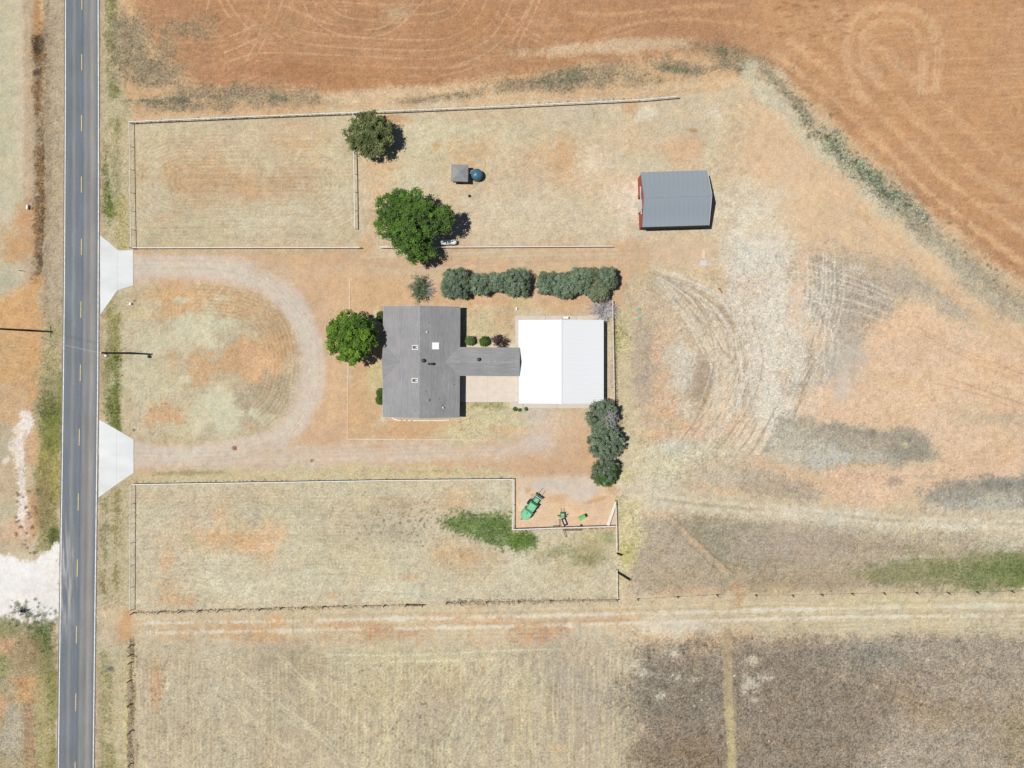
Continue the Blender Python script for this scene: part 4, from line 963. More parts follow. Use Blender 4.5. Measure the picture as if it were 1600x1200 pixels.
def shingle(name, axis):
    """grey asphalt shingles; courses run along the given axis"""
    m, nt, b = node_mat(name)
    tc = nt.nodes.new('ShaderNodeTexCoord')
    st = ((0.18, 5.0, 1) if axis == 'x' else (5.0, 0.18, 1))
    prev = None
    for sc, am, s2 in ((1.0, 0.09, st), (9.0, 0.10, (1, 1, 1)), (0.35, 0.09, (1, 1, 1)), (2.6, 0.10, ((.3, 2.2, 1) if axis == 'x' else (2.2, .3, 1)))):
        mp = nt.nodes.new('ShaderNodeMapping'); mp.inputs['Scale'].default_value = s2
        nz = nt.nodes.new('ShaderNodeTexNoise'); nz.inputs['Scale'].default_value = sc; nz.inputs['Detail'].default_value = 3
        mr = nt.nodes.new('ShaderNodeMapRange')
        for k, v in (('From Min', .28), ('From Max', .72), ('To Min', 1 - am), ('To Max', 1 + am)): mr.inputs[k].default_value = v
        mx = nt.nodes.new('ShaderNodeVectorMath'); mx.operation = 'SCALE'
        mx.inputs[0].default_value = (0.202, 0.200, 0.202)
        nt.links.new(tc.outputs['Object'], mp.inputs[0]); nt.links.new(mp.outputs[0], nz.inputs['Vector']); nt.links.new(nz.outputs['Fac'], mr.inputs['Value'])
        if prev is not None: nt.links.new(prev, mx.inputs[0])
        nt.links.new(mr.outputs[0], mx.inputs['Scale'])
        prev = mx.outputs[0]
    nt.links.new(prev, b.inputs['Base Color'])
    b.inputs['Roughness'].default_value = 0.92
    b.inputs['Specular IOR Level'].default_value = 0.15
    return m
M_shy, M_shx = shingle('grey_shingles', 'y'), shingle('grey_shingles_cross_gable', 'x')
M_ridge = mat('ridge_shingles', (0.215, 0.212, 0.214), 0.92, var=0.28, scale=2.0, stretch=(1.4, 1.4, 1))
M_roofwhite = mat('white_metal_roofing', (0.512, 0.524, 0.527), 0.5, var=0.03, scale=0.9, stretch=(.12, 1.6, 1), detail=6, spec=0.3)
M_rooftrim = mat('white_metal_trim', (0.50, 0.51, 0.515), 0.5, var=0.03)
M_roofblue = mat('blue_grey_metal_roofing', (0.197, 0.224, 0.250), 0.5, var=0.09, scale=0.5, stretch=(3, .5, 1), detail=8)

# ------------------------------------------------------------------ road
def interp(tab, y):
    return float(np.interp(y, [t[0] for t in tab], [t[1] for t in tab]))
LE = [(-80, 102.8), (0, 102.6), (150, 102.4), (300, 101.8), (450, 100.9), (600, 99.3), (750, 97.2), (900, 95.2), (1050, 93.2), (1200, 91.4), (1280, 90.4)]
RE = [(-80, 153.4), (0, 153.6), (150, 153.9), (300, 154.0), (450, 153.5), (600, 152.8), (750, 151.1), (900, 149.2), (1050, 147.4), (1200, 145.8), (1280, 144.9)]
def re_x(tab, y):
    if y < -80: return tab[0][1] + (y + 80) * -0.0005
    if y > 1280: return tab[-1][1] - (y - 1280) * 0.0117
    return interp(tab, y)
road_y = [-16000, -4000, -1000] + list(range(-80, 1281, 16)) + [2200, 5200, 16000]
rV, rF, uv = [], [], []
for k, y in enumerate(road_y):
    l, r = re_x(LE, y) - 1.6, re_x(RE, y) + 1.6
    p, q = P(l, y), P(r, y)
    rV += [(p.x, p.y, 0.05), (q.x, q.y, 0.05), (p.x - .25, p.y, -0.05), (q.x + .25, q.y, -0.05)]
    if k:
        o, n_ = 4 * (k - 1), 4 * k
        rF += [(n_, n_ + 1, o + 1, o), (n_ + 2, n_, o, o + 2), (n_ + 1, n_ + 3, o + 3, o + 1)]
me = bpy.data.meshes.new('road'); me.from_pydata(rV, [], rF); me.update()
ul = me.uv_layers.new(name='UVMap')
for lp in me.loops:
    v = lp.vertex_index
    ul.data[lp.index].uv = ((0, 1, -0.05, 1.05)[v % 4], rV[v][1] * .1)
m, nt, b = node_mat('asphalt')
tc = nt.nodes.new('ShaderNodeTexCoord'); sp = nt.nodes.new('ShaderNodeSeparateXYZ'); nt.links.new(tc.outputs['UV'], sp.inputs[0])
nz0 = nt.nodes.new('ShaderNodeTexNoise'); nz0.inputs['Scale'].default_value = 0.35; nz0.inputs['Detail'].default_value = 4
nt.links.new(tc.outputs['Object'], nz0.inputs['Vector'])
ad = nt.nodes.new('ShaderNodeMath'); ad.operation = 'MULTIPLY_ADD'; ad.inputs[1].default_value = 0.04
sb = nt.nodes.new('ShaderNodeMath'); sb.operation = 'SUBTRACT'; sb.inputs[1].default_value = 0.02
nt.links.new(nz0.outputs['Fac'], ad.inputs[0]); nt.links.new(sp.outputs[0], ad.inputs[2]); nt.links.new(ad.outputs[0], sb.inputs[0])
rp = nt.nodes.new('ShaderNodeValToRGB'); rp.color_ramp.interpolation = 'EASE'
A1, A2, A3 = alb(122, 129, 136), alb(144, 146, 145), alb(161, 156, 150)
stops = [(0.0, alb(130, 128, 126)), (0.05, A1), (0.20, A1), (0.28, A2), (0.36, A1), (0.50, A1), (0.515, alb(104, 114, 124)), (0.53, A1), (0.60, A2), (0.70, alb(136, 137, 138)), (0.79, A3), (0.87, A2), (0.93, A1), (0.985, A1), (1.0, alb(140, 132, 122))]
while len(rp.color_ramp.elements) < len(stops): rp.color_ramp.elements.new(0.5)
for e, (t, c) in zip(rp.color_ramp.elements, stops): e.position = t; e.color = (*c, 1)
nt.links.new(sb.outputs[0], rp.inputs[0])
prev = rp.outputs[0]
for sc, am, s2 in ((9, .14, (1, 1, 1)), (1.0, .10, (2.0, .12, 1)), (0.22, .10, (1, .5, 1))):
    mp = nt.nodes.new('ShaderNodeMapping'); mp.inputs['Scale'].default_value = s2
    nz = nt.nodes.new('ShaderNodeTexNoise'); nz.inputs['Scale'].default_value = sc; nz.inputs['Detail'].default_value = 4
    mr = nt.nodes.new('ShaderNodeMapRange')
    for k, v in (('From Min', .28), ('From Max', .72), ('To Min', 1 - am), ('To Max', 1 + am)): mr.inputs[k].default_value = v
    mx = nt.nodes.new('ShaderNodeVectorMath'); mx.operation = 'SCALE'
    nt.links.new(tc.outputs['Object'], mp.inputs[0]); nt.links.new(mp.outputs[0], nz.inputs['Vector']); nt.links.new(nz.outputs['Fac'], mr.inputs['Value'])
    nt.links.new(prev, mx.inputs[0]); nt.links.new(mr.outputs[0], mx.inputs['Scale']); prev = mx.outputs[0]
# pale dust carried onto the lane from the caliche yard
so = nt.nodes.new('ShaderNodeSeparateXYZ'); nt.links.new(tc.outputs['Object'], so.inputs[0])
yd = P(0, 905).y
r1 = nt.nodes.new('ShaderNodeMath'); r1.operation = 'SUBTRACT'; r1.inputs[1].default_value = yd; nt.links.new(so.outputs[1], r1.inputs[0])
r2 = nt.nodes.new('ShaderNodeMath'); r2.operation = 'ABSOLUTE'; nt.links.new(r1.outputs[0], r2.inputs[0])
r3 = nt.nodes.new('ShaderNodeMapRange'); r3.interpolation_type = 'SMOOTHSTEP'; r3.inputs['From Min'].default_value = 15; r3.inputs['From Max'].default_value = 3; nt.links.new(r2.outputs[0], r3.inputs['Value'])
r4 = nt.nodes.new('ShaderNodeMapRange'); r4.interpolation_type = 'SMOOTHSTEP'; r4.inputs['From Min'].default_value = .6; r4.inputs['From Max'].default_value = .05; nt.links.new(sp.outputs[0], r4.inputs['Value'])
mpd = nt.nodes.new('ShaderNodeMapping'); mpd.inputs['Scale'].default_value = (1.6, .16, 1); mpd.inputs['Rotation'].default_value = (0, 0, .25)
nd = nt.nodes.new('ShaderNodeTexNoise'); nd.inputs['Scale'].default_value = 1.2; nd.inputs['Detail'].default_value = 6
nt.links.new(tc.outputs['Object'], mpd.inputs[0]); nt.links.new(mpd.outputs[0], nd.inputs['Vector'])
r5 = nt.nodes.new('ShaderNodeMapRange'); r5.inputs['From Min'].default_value = .42; r5.inputs['From Max'].default_value = .72; nt.links.new(nd.outputs['Fac'], r5.inputs['Value'])
m1 = nt.nodes.new('ShaderNodeMath'); m1.operation = 'MULTIPLY'; nt.links.new(r3.outputs[0], m1.inputs[0]); nt.links.new(r4.outputs[0], m1.inputs[1])
m2 = nt.nodes.new('ShaderNodeMath'); m2.operation = 'MULTIPLY'; nt.links.new(m1.outputs[0], m2.inputs[0]); nt.links.new(r5.outputs[0], m2.inputs[1])
md_ = nt.nodes.new('ShaderNodeMix'); md_.data_type = 'RGBA'; md_.inputs['B'].default_value = (.36, .35, .33, 1)
nt.links.new(m2.outputs[0], md_.inputs['Factor']); nt.links.new(prev, md_.inputs['A']); prev = md_.outputs['Result']
nt.links.new(prev, b.inputs['Base Color']); b.inputs['Roughness'].default_value = 0.9; b.inputs['Specular IOR Level'].default_value = 0.2
road = tag(link_mesh('road', me, m), kind='structure')
for tab, w in ((LE, 0.15), (RE, 0.16)):
    v, f = [], []
    for k, y in enumerate(road_y):
        p = P(re_x(tab, y), y)
        v += [(p.x - w / 2, p.y, 0.056), (p.x + w / 2, p.y, 0.056)]
        if k: f.append((2 * k, 2 * k + 1, 2 * k - 1, 2 * k - 2))
    me = bpy.data.meshes.new('edge_line'); me.from_pydata(v, [], f); me.update()
    link_mesh('edge_line', me, M_white_line, road)
for y0, x0, y1 in ((-12, 128.2, 15), (85, 127.9, 110), (180, 127.6, 205), (276, 127.4, 301), (373, 127.4, 398.5), (471, 126.8, 496.5), (569.5, 125.9, 595.5), (670, 124.3, 696), (770.5, 122.7, 797.5), (874, 121.2, 901), (978, 119.9, 1005), (1083, 118.8, 1111), (1190, 117.7, 1218)):
    a, b_ = P(x0, y0), P(x0 - (0.4 if y0 > 400 else 0.05), y1)
    w = 0.065
    me = bpy.data.meshes.new('centre_dash'); me.from_pydata([(b_.x - w, b_.y, .056), (b_.x + w, b_.y, .056), (a.x + w, a.y, .056), (a.x - w, a.y, .056)], [], [(0, 1, 2, 3)]); me.update()
    link_mesh('centre_dash', me, M_yellow_line, road)

# ------------------------------------------------------------------ concrete
def pads(name, polys, m, h=0.10, z=-0.05):
    r = bpy.data.objects.new(name, None); C.objects.link(r); r['kind'] = 'structure'
    for pl in polys:
        MB().prism([P(*q)[:2] for q in pl], z, h).build('slab', m, r)
    return r
pads('concrete_apron', [[(156.6, 367), (183.4, 390), (183.4, 454), (157, 492)], [(183.55, 390.5), (187, 391.5), (208, 391), (208.3, 446), (183.55, 453.5)]], M_apron, 0.06)
pads('concrete_apron', [[(155.2, 655.5), (182.4, 671), (182.4, 757), (154.3, 777)], [(182.55, 671.3), (209, 686.5), (209, 738.8), (182.55, 756.6)]], M_apron, 0.06)
pads('patio', [[(714, 584), (761.9, 584), (761.9, 612.9), (714, 612.9)], [(762, 584), (809.4, 584), (809.4, 612.9), (762, 612.9)], [(714, 613.0), (761.9, 613.0), (761.9, 628), (714, 628)], [(762, 613.0), (809.4, 613.0), (809.4, 628), (762, 628)]], M_patio)
pads('concrete_walk', [[(805, 493.6), (852, 493.6), (852, 506), (812, 506), (812, 542), (805, 542)], [(852.4, 493.6), (900, 493.6), (900, 506), (852.4, 506)], [(900.4, 493.6), (946, 493.6), (946, 506), (900.4, 506)]], M_slabc, 0.11)
pads('concrete_walk', [[(797, 628.5), (817, 628.5), (817, 637.6), (797, 637.6)], [(817.6, 624), (870, 624), (870, 637.6), (817.6, 637.6)], [(870.4, 624), (926, 624), (926, 637.6), (870.4, 637.6)]], M_slabc, 0.11)

# ------------------------------------------------------------------ house
EZ, PIT = 2.72, 0.331
hx, hy = (658.3 - CX) * S * (H - EZ) / H, (CY - 565.3) * S * (H - EZ) / H
HW, HL = 7.25, 10.5
house = thing('house', 'long ranch house with grey shingle gable roof and skylight', 'house', (hx, hy, 0), math.radians(-0.45))
RZ = EZ + HW * PIT
roof = MB().slab([(-HW, -HL, EZ), (0, -HL, RZ), (0, HL, RZ), (-HW, HL, EZ)], 0.14).slab([(0, -HL, RZ - .001), (HW, -HL, EZ), (HW, HL, EZ), (0, HL, RZ - .001)], 0.14).build('roof', M_shy, house)
WG, BW, BX, BY = 3.45, 2.72, 18.62, 0.12
# front gable on the road side, breezeway roof on the yard side
gz = EZ + WG * PIT
MB().add([(-HW - .02, WG, EZ), (-HW - .02, -WG, EZ), (-HW - .02, 0, gz), (-HW + WG, 0, gz + .002), (-HW + .02, WG, EZ - .1), (-HW + .02, -WG, EZ - .1)], [(0, 2, 3), (2, 1, 3), (0, 1, 2)]).build('front_gable', M_shx, roof)
bz = EZ + BW * PIT
br = MB()
br.slab([(HW - BW, BY, bz + .004), (HW, BY - BW, EZ + .006), (BX, BY - BW, EZ + .004), (BX, BY, bz + .004)], 0.12)
br.slab([(HW - BW, BY, bz + .003), (BX, BY, bz + .003), (BX, BY + BW, EZ + .004), (HW, BY + BW, EZ + .006)], 0.12)
breeze = br.build('breezeway_roof', M_shx, roof)
for k in range(60):   # overlapping ridge caps
    y = -HL + (k + .5) * 2 * HL / 60
    MB().slab([(-.16, y - .17, RZ - .045), (0, y - .17, RZ + .022), (0, y + .17, RZ + .008), (-.16, y + .17, RZ - .058)], .02).slab([(0, y - .17, RZ + .0215), (.16, y - .17, RZ - .045), (.16, y + .17, RZ - .058), (0, y + .17, RZ + .0075)], .02).build('ridge_cap', M_ridge, roof) if k < 60 else None
MB().box(HW + .4 - BW, BX - .02, BY - .15, BY + .15, bz - .04, bz + .025).build('ridge_strip', M_ridge, roof)
# walls under the eaves
wi = 0.55
w = MB()
pent = [(-HW + wi, 0), (HW - wi, 0), (HW - wi, EZ + wi * PIT - .16), (0, RZ - .16), (-HW + wi, EZ + wi * PIT - .16)]
vs = [(x, -HL + .35, z) for x, z in pent] + [(x, HL - .35, z) for x, z in pent]
w.add(vs, [(0, 1, 2, 3, 4), (9, 8, 7, 6, 5)] + [(i, i + 5, (i + 1) % 5 + 5, (i + 1) % 5) for i in range(5)])
w.build('wall', M_brick, house)
MB().box(HW - wi + .01, BX - .7, BY - BW + .6, BY + BW - .6, 0, EZ + .05).build('breezeway_wall', M_siding, house)
for sx in (-1, 1):
    MB().box(sx * HW - .03 if sx > 0 else -HW - .03, sx * HW + .03 if sx > 0 else -HW + .03, -HL, HL, EZ - .24, EZ - .03).build('fascia', M_siding, house)
for sy in (-1, 1):
    MB().bar((-HW, sy * HL, EZ - .13), (0, sy * HL, RZ - .13), .05, .2).bar((0, sy * HL, RZ - .13), (HW, sy * HL, EZ - .13), .05, .2).build('barge_board', M_siding, house)
for wx, wy, s in ((-1, -7, 1.8), (-1, -3.8, 1.2), (-1, 5, 2.0), (-1, 8, 1.2), (1, 6.5, 1.8), (1, 9, 1.0), (1, -5, 2.2), (1, -8.5, 1.2)):
    X = wx * (HW - wi)
    wdw = MB().box(min(X, X + wx * .06), max(X, X + wx * .06), wy - s / 2, wy + s / 2, 0.95, 2.15).build('window', M_white, house)
    MB().box(min(X + wx * .05, X + wx * .07), max(X + wx * .05, X + wx * .07), wy - s / 2 + .08, wy + s / 2 - .08, 1.03, 2.07).build('pane', M_glass, wdw)
d = MB().box(-HW + wi - .06, -HW + wi + .01, -.5, .5, 0.1, 2.15).build('door', M_wood, house)
MB().box(-HW + wi - .11, -HW + wi - .05, .34, .42, 1.0, 1.12).build('handle', M_steel, d)

def roof_at(px, py):
    """point on the house roof seen at this pixel (house-local)"""
    z = 4.0
    for _ in range(6):
        p = P(px, py, z) - Vector((hx, hy, 0))
        z1 = EZ + (HW - abs(p.x)) * PIT
        if p.x > HW - BW and abs(p.y - BY) < BW: z1 = max(z1 if p.x < HW else 0, EZ + (BW - abs(p.y - BY)) * PIT)
        z = z1
    return Vector((p.x, p.y, z))
def pipe(px, py, r, h, m=M_white, name='vent_pipe', cap=False, parent=roof):
    p = roof_at(px, py)
    b_ = MB().tube(p - Vector((0, 0, .15)), p + Vector((0, 0, h)), r, r, 10)
    b_.lathe([(r * 2.0, -.02), (r * 1.6, .03), (r, .06)], 10, p)
    o = b_.build(name, m, parent)
    if cap: MB().lathe([(r * 1.1, h - .02), (r * 1.9, h + .04), (r * 1.5, h + .14), (r * .2, h + .2)], 12, p).build('flue_cap', M_dark, parent)
    return o
pipe(669.6, 503.8, .045, .3, M_dark); pipe(666.8, 518.8, .09, .5); pipe(666, 611, .045, .3, M_dark); pipe(687, 623, .045, .3, M_dark)
pipe(692, 633.6, .05, .3, M_dark); pipe(693, 636.6, .10, .55); pipe(710, 600.4, .05, .3, M_dark); pipe(648.6, 642, .05, .3, M_dark)
pipe(671.2, 568.4, .13, .75, M_white, 'flue', True); pipe(676.2, 568.4, .13, .62, M_dark, 'flue', True)
for px, py in ((661.7, 563.4), (748.5, 561)):
    p = roof_at(px, py)
    MB().lathe([(.22, -.1), (.22, .12), (.34, .16), (.36, .30), (.28, .42), (.10, .48)], 16, p).build('turbine_vent', M_dark, roof)
def on_slope(cx_, cy_, lx, ly, h0, h1, sgn=1):
    """box lying on the roof slope"""
    vs = []
    for hh in (h0, h1):
        for a_, b_ in ((-1, -1), (1, -1), (1, 1), (-1, 1)):
            x = cx_ + a_ * lx / 2; y = cy_ + b_ * ly / 2
            vs.append((x, y, EZ + (HW - abs(x)) * PIT + hh))
    return vs, [(3, 2, 1, 0), (4, 5, 6, 7), (0, 1, 5, 4), (1, 2, 6, 5), (2, 3, 7, 6), (3, 0, 4, 7)]
p = roof_at(680.7, 540.3)
sk = MB().add(*on_slope(p.x, p.y, 1.32, 1.32, -.05, .12)).build('skylight', M_rooftrim, roof)
MB().add(*on_slope(p.x, p.y, 1.16, 1.16, .11, .18)).build('skylight_dome', M_dome, sk)
for py in (542.8, 594.4):
    p = roof_at(648.4, py)
    fr = MB()
    for dx, dy, lx, ly in ((0, .36, 1.2, .13), (0, -.36, 1.2, .13), (.54, 0, .13, .59), (-.54, 0, .13, .59), (.3, 0, .36, .2)):
        fr.add(*on_slope(p.x + dx, p.y + dy, lx, ly, -.03, .13 if lx < .6 and ly == .2 else .10))
    vt = fr.build('roof_vent', M_fence, roof)
    MB().add(*on_slope(p.x - .08, p.y, .8, .5, -.03, .06)).build('vent_pan', M_ventpan, vt)
p = roof_at(669.4, 625)
MB().add(*on_slope(p.x, p.y, .5, .5, -.05, .34)).build('box_vent', M_steel, roof)

# brick edging by the house end wall and round the yard
def edging(pts, label, w=.16, h=.12, step=.34, m=M_edge):
    r = thing('garden_edging', label, 'edging', P(*pts[0]))
    o = P(*pts[0])
    b_ = MB()
    for a, c in zip(pts[:-1], pts[1:]):
        A_, B_ = P(*a) - o, P(*c) - o
        L = (B_ - A_).length
        n_ = max(1, int(L / step))
        d_ = (B_ - A_) / n_
        sd = Vector((-d_.y, d_.x, 0)).normalized()
        for k in range(n_):
            if random.random() < .06: continue
            j = sd * random.uniform(-.025, .025)
            b_.bar(A_ + d_ * (k + .04) + j + Vector((0, 0, h / 2 - .03)), A_ + d_ * (k + .95) + j + Vector((0, 0, h / 2 - .03)), w, h)
    b_.build('block_row', m, r)['kind'] = 'stuff'
edging([(546.4, 441), (546.2, 489), (545.4, 520), (544, 570), (543, 640), (542.6, 686), (600, 686.6), (680, 687), (765, 687.4)], 'low salmon block edging around the bare front yard')
edging([(613, 652.5), (617, 655.5), (622, 656.6), (660, 657), (690, 656.8), (702, 656.2), (706, 654)], 'short white scalloped edging along the house gable end', .20, .16, .3, M_fence)

# ------------------------------------------------------------------ shop with white metal roof
SZ, SR = 2.64, 1.0
sx0, sy0 = (876.6 - CX) * S * (H - SZ) / H, (CY - 565.2) * S * (H - SZ) / H
SW, SL = 7.96, 7.86
shop = thing('metal_shop', 'square metal shop with bright white ribbed roof beside the patio', 'workshop', (sx0, sy0, 0))
for sgn in (-1, 1):
    n_ = 17
    pw = 2 * SL / n_
    mb = MB()
    def pt(x, y, up): return (sgn * x, y, SZ + (SW - x) / SW * SR + up)
    y0, y1 = -pw / 2, pw / 2
    prof = [(-pw / 2, 0), (-.30, 0), (-.265, .02), (-.215, .02), (-.18, 0), (.16, 0), (.195, .02), (.245, .02), (.28, 0), (pw / 2, 0)]
    vs = []
    for x in (0.02, SW):
        for y, up in prof: vs.append(pt(x, y, up))
    k = len(prof)
    fs = [((i, i + k, i + 1 + k, i + 1) if sgn > 0 else (i, i + 1, i + 1 + k, i + k)) for i in range(k - 1)]
    mb.add(vs, fs)
    me = None
    for i in range(n_):
        yc = -SL + (i + .5) * pw
        if me is None:
            o = mb.build('roof_panel', M_roofwhite, shop); me = o.data
        else:
            o = link_mesh('roof_panel', me, None, shop)
        o.location = (0, yc, 0.003 * (i % 2))
MB().slab([(-.24, -SL - .05, SZ + SR - .0), (0, -SL - .05, SZ + SR + .065), (0, SL + .05, SZ + SR + .065), (-.24, SL + .05, SZ + SR)], .02).slab([(0, -SL - .05, SZ + SR + .064), (.24, -SL - .05, SZ + SR), (.24, SL + .05, SZ + SR), (0, SL + .05, SZ + SR + .064)], .02).build('ridge_cap', M_rooftrim, shop)
for sgn in (-1, 1):
    a, c = sorted((sgn * (SW - .02), sgn * (SW + .12)))
    MB().box(a, c, -SL, SL, SZ - .14, SZ - .01).build('gutter', M_rooftrim, shop)
    MB().bar((-SW, sgn * SL, SZ - .06), (0, sgn * SL, SZ + SR - .06), .06, .16).bar((0, sgn * SL, SZ + SR - .06), (SW, sgn * SL, SZ - .06), .06, .16).build('rake_trim', M_rooftrim, shop)
pent = [(-SW + .25, 0), (SW - .25, 0), (SW - .25, SZ - .05), (0, SZ + SR - .1), (-SW + .25, SZ - .05)]
vs = [(x, -SL + .2, z) for x, z in pent] + [(x, SL - .2, z) for x, z in pent]
MB().add(vs, [(0, 1, 2, 3, 4), (9, 8, 7, 6, 5)] + [(i, i + 5, (i + 1) % 5 + 5, (i + 1) % 5) for i in range(5)]).build('wall', M_siding, shop)
for xc in (-4.5, -.6, 3.6):
    g = MB().box(xc - 1.5, xc + 1.5, -SL + .12, -SL + .21, .1, 2.2).build('garage_door', M_white, shop)
    for k in range(4): MB().box(xc - 1.46, xc + 1.46, -SL + .09, -SL + .13, .14 + k * .51, .6 + k * .51).build('door_panel', M_white, g)
for py in (523.3, 564.4, 604.8):    # downspout elbows reaching out over the drip line
    yy_ = (CY - py) * S * (H - 1.9) / H - sy0
    MB().tube((SW + .06, yy_, SZ - .1), (SW + .12, yy_, .35), .035, .035, 8).tube((SW + .1, yy_, .38), (SW + .95, yy_, .16), .035, .035, 8).build('downspout', M_rooftrim, shop)
MB().tube((-SW + .02, SL - .04, .1), (-SW + .02, SL - .04, SZ - .05), .06, .06, 8).build('downspout', M_steel, shop)
for px, py in ((879.8, 504.2), (875.4, 584)):
    p = P(px, py, SZ + SR) - Vector((sx0, sy0, 0))
    MB().tube((p.x, p.y, SZ + SR - .1), (p.x, p.y, SZ + SR + .22), .045, .045, 8).build('vent_pipe', M_rooftrim, shop)
p = P(884, 496.6, .4)
ac = thing('condenser_unit', 'small white outdoor condenser on concrete walk behind white-roofed shop', 'air conditioner', (p.x, p.y, .11))
MB().box(-.48, .48, -.2, .2, .04, .82).build('case', M_white, ac, bevel=.02)
MB().box(-.36, .3, -.215, -.205, .12, .72).build('fan_grille', M_dark, ac)
MB().box(-.4, -.3, -.17, .17, 0, .05).build('foot', M_dark, ac); MB().box(.3, .4, -.17, .17, 0, .05).build('foot', M_dark, ac)
MB().tube((-.46, -.1, .3), (-.75, -.1, .3), .03).tube((-.75, -.1, .3), (-.75, -.62, .3), .03).build('refrigerant_line', M_steel, ac)

# ------------------------------------------------------------------ barn
AZ, AR = 3.8, 2.5
bx0, by0 = (1054.6 - CX) * S * (H - AZ) / H, (CY - 310.4) * S * (H - AZ) / H
BL, BD = 6.25, 5.16
barn = thing('barn', 'red-walled barn with smooth blue-grey metal gable roof', 'barn', (bx0, by0, 0), math.radians(1.7))
n_ = 14
for sgn in (-1, 1):
    pw = 2 * BL / n_
    me = None
    for i in range(n_):
        xc = -BL + (i + .5) * pw
        if me is None:
            mb = MB()
            prof = [(-pw / 2, 0), (-.04, 0), (-.03, .006), (.03, .006), (.04, 0), (pw / 2, 0)]
            vs = [(x, sgn * .01, AZ + AR + up) for x, up in prof] + [(x, sgn * BD, AZ + up) for x, up in prof]
            k = len(prof)
            mb.add(vs, [((j, j + k, j + 1 + k, j + 1) if sgn < 0 else (j, j + 1, j + 1 + k, j + k)) for j in range(k - 1)])
            o = mb.build('roof_panel', M_roofblue, barn); me = o.data
        else:
            o = link_mesh('roof_panel', me, None, barn)
        o.location = (xc, 0, .001 * (i % 2))
MB().slab([(-BL - .03, -.22, AZ + AR - .04), (BL + .03, -.22, AZ + AR - .04), (BL + .03, 0, AZ + AR + .06), (-BL - .03, 0, AZ + AR + .06)], .02).slab([(-BL - .03, 0, AZ + AR + .059), (BL + .03, 0, AZ + AR + .059), (BL + .03, .22, AZ + AR - .04), (-BL - .03, .22, AZ + AR - .04)], .02).build('ridge_cap', M_roofblue, barn)
for sx_ in (-1, 1):
    MB().bar((sx_ * BL, -BD, AZ - .08), (sx_ * BL, 0, AZ + AR - .08), .06, .2).bar((sx_ * BL, 0, AZ + AR - .08), (sx_ * BL, BD, AZ - .08), .06, .2).build('rake_trim', M_fence if sx_ > 0 else M_roofblue, barn)
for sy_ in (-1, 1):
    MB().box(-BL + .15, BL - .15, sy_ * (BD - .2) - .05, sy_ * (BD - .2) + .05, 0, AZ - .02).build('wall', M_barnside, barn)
MB().prism([(BL - .15, -BD + .26), (BL - .05, -BD + .26), (BL - .05, BD - .26), (BL - .15, BD - .26)], 0, AZ - .05).build('wall', M_redwall, barn)
for x in (-BL + .1, BL - .1):
    MB().add([(x - .04, -BD + .3, AZ - .08), (x - .04, BD - .3, AZ - .08), (x - .04, 0, AZ + AR - .18), (x + .04, -BD + .3, AZ - .08), (x + .04, BD - .3, AZ - .08), (x + .04, 0, AZ + AR - .18)], [(0, 1, 2), (5, 4, 3), (0, 3, 4, 1), (1, 4, 5, 2), (2, 5, 3, 0)]).build('gable', M_redwall, barn)
MB().box(-BL + .08, -BL + .16, 1.6, BD - .26, 0, AZ - .05).build('wall', M_redwall, barn)
MB().box(-BL + .08, -BL + .16, -BD + .26, -1.9, 0, AZ - .05).build('wall', M_redwall, barn)
# pale sliding door leaves, standing half open, track above
MB().box(-BL - .12, -BL - .02, -1.95, -.9, .1, 3.1).build('sliding_door', M_fence, barn)
MB().box(-BL - .02, -BL + .06, .9, 1.7, .1, 3.1).build('sliding_door', M_redwall, barn)
MB().box(-BL - .16, -BL + .06, -2.6, 2.6, 3.12, 3.24).build('door_track', M_steel, barn)
MB().box(-BL + .2, BL - .2, -BD + .3, BD - .3, .0, .06).build('floor_slab', M_slabc, barn)
pn = thing('panel_trailer', 'small pale angle-framed hurdle standing at the barn corner', 'hurdle', P(1003.5, 357.6), math.radians(1.7))
MB().bar((-.5, -.15, .85), (.45, -.15, .85), .10, .1).bar((-.5, -.15, .85), (-.1, .5, .85), .10, .1).build('top_rail', M_fence, pn)
for x, y in ((-.5, -.15), (.45, -.15), (-.1, .5)): MB().tube((x, y, -.1), (x, y, .85), .045).build('leg', M_post, pn)
MB().bar((-.5, -.15, .4), (.45, -.15, .4), .04, .5).build('panel', M_dark, pn)

# ------------------------------------------------------------------ well house and tank
wz = 2.1
wl = thing('well_house', 'small square well house with grey pyramid shingle roof', 'shed', P(718.2, 270.2, wz) * 1.0)
wl.location.z = 0
wl.rotation_euler.z = math.radians(-1.0)
MB().add([(-1.62, -1.62, wz), (1.62, -1.62, wz), (1.62, 1.62, wz), (-1.62, 1.62, wz), (0, 0, wz + .75), (-1.62, -1.62, wz - .12), (1.62, -1.62, wz - .12), (1.62, 1.62, wz - .12), (-1.62, 1.62, wz - .12)],
         [(0, 1, 4), (1, 2, 4), (2, 3, 4), (3, 0, 4), (0, 5, 6, 1), (1, 6, 7, 2), (2, 7, 8, 3), (3, 8, 5, 0), (8, 7, 6, 5)]).build('roof', M_shx, wl)
MB().box(-1.35, 1.35, -1.35, 1.35, 0, wz - .1).build('wall', M_brick, wl)
MB().box(-.45, .45, -1.41, -1.34, .05, 1.85).build('door', M_wood, wl)
tz = 1.9
p = P(744.8, 271.4, tz)
tk = thing('water_tank', 'round dark blue plastic water tank beside the well house', 'tank', (p.x, p.y, 0))
tb = MB().lathe([(1.10, 0), (1.12, .1), (1.10, .5), (1.12, .55), (1.10, 1.0), (1.12, 1.05), (1.10, 1.45), (1.02, 1.62), (.78, 1.80), (.35, 1.93), (.24, 1.95)], 32).build('body', M_tank, tk, smooth=True)
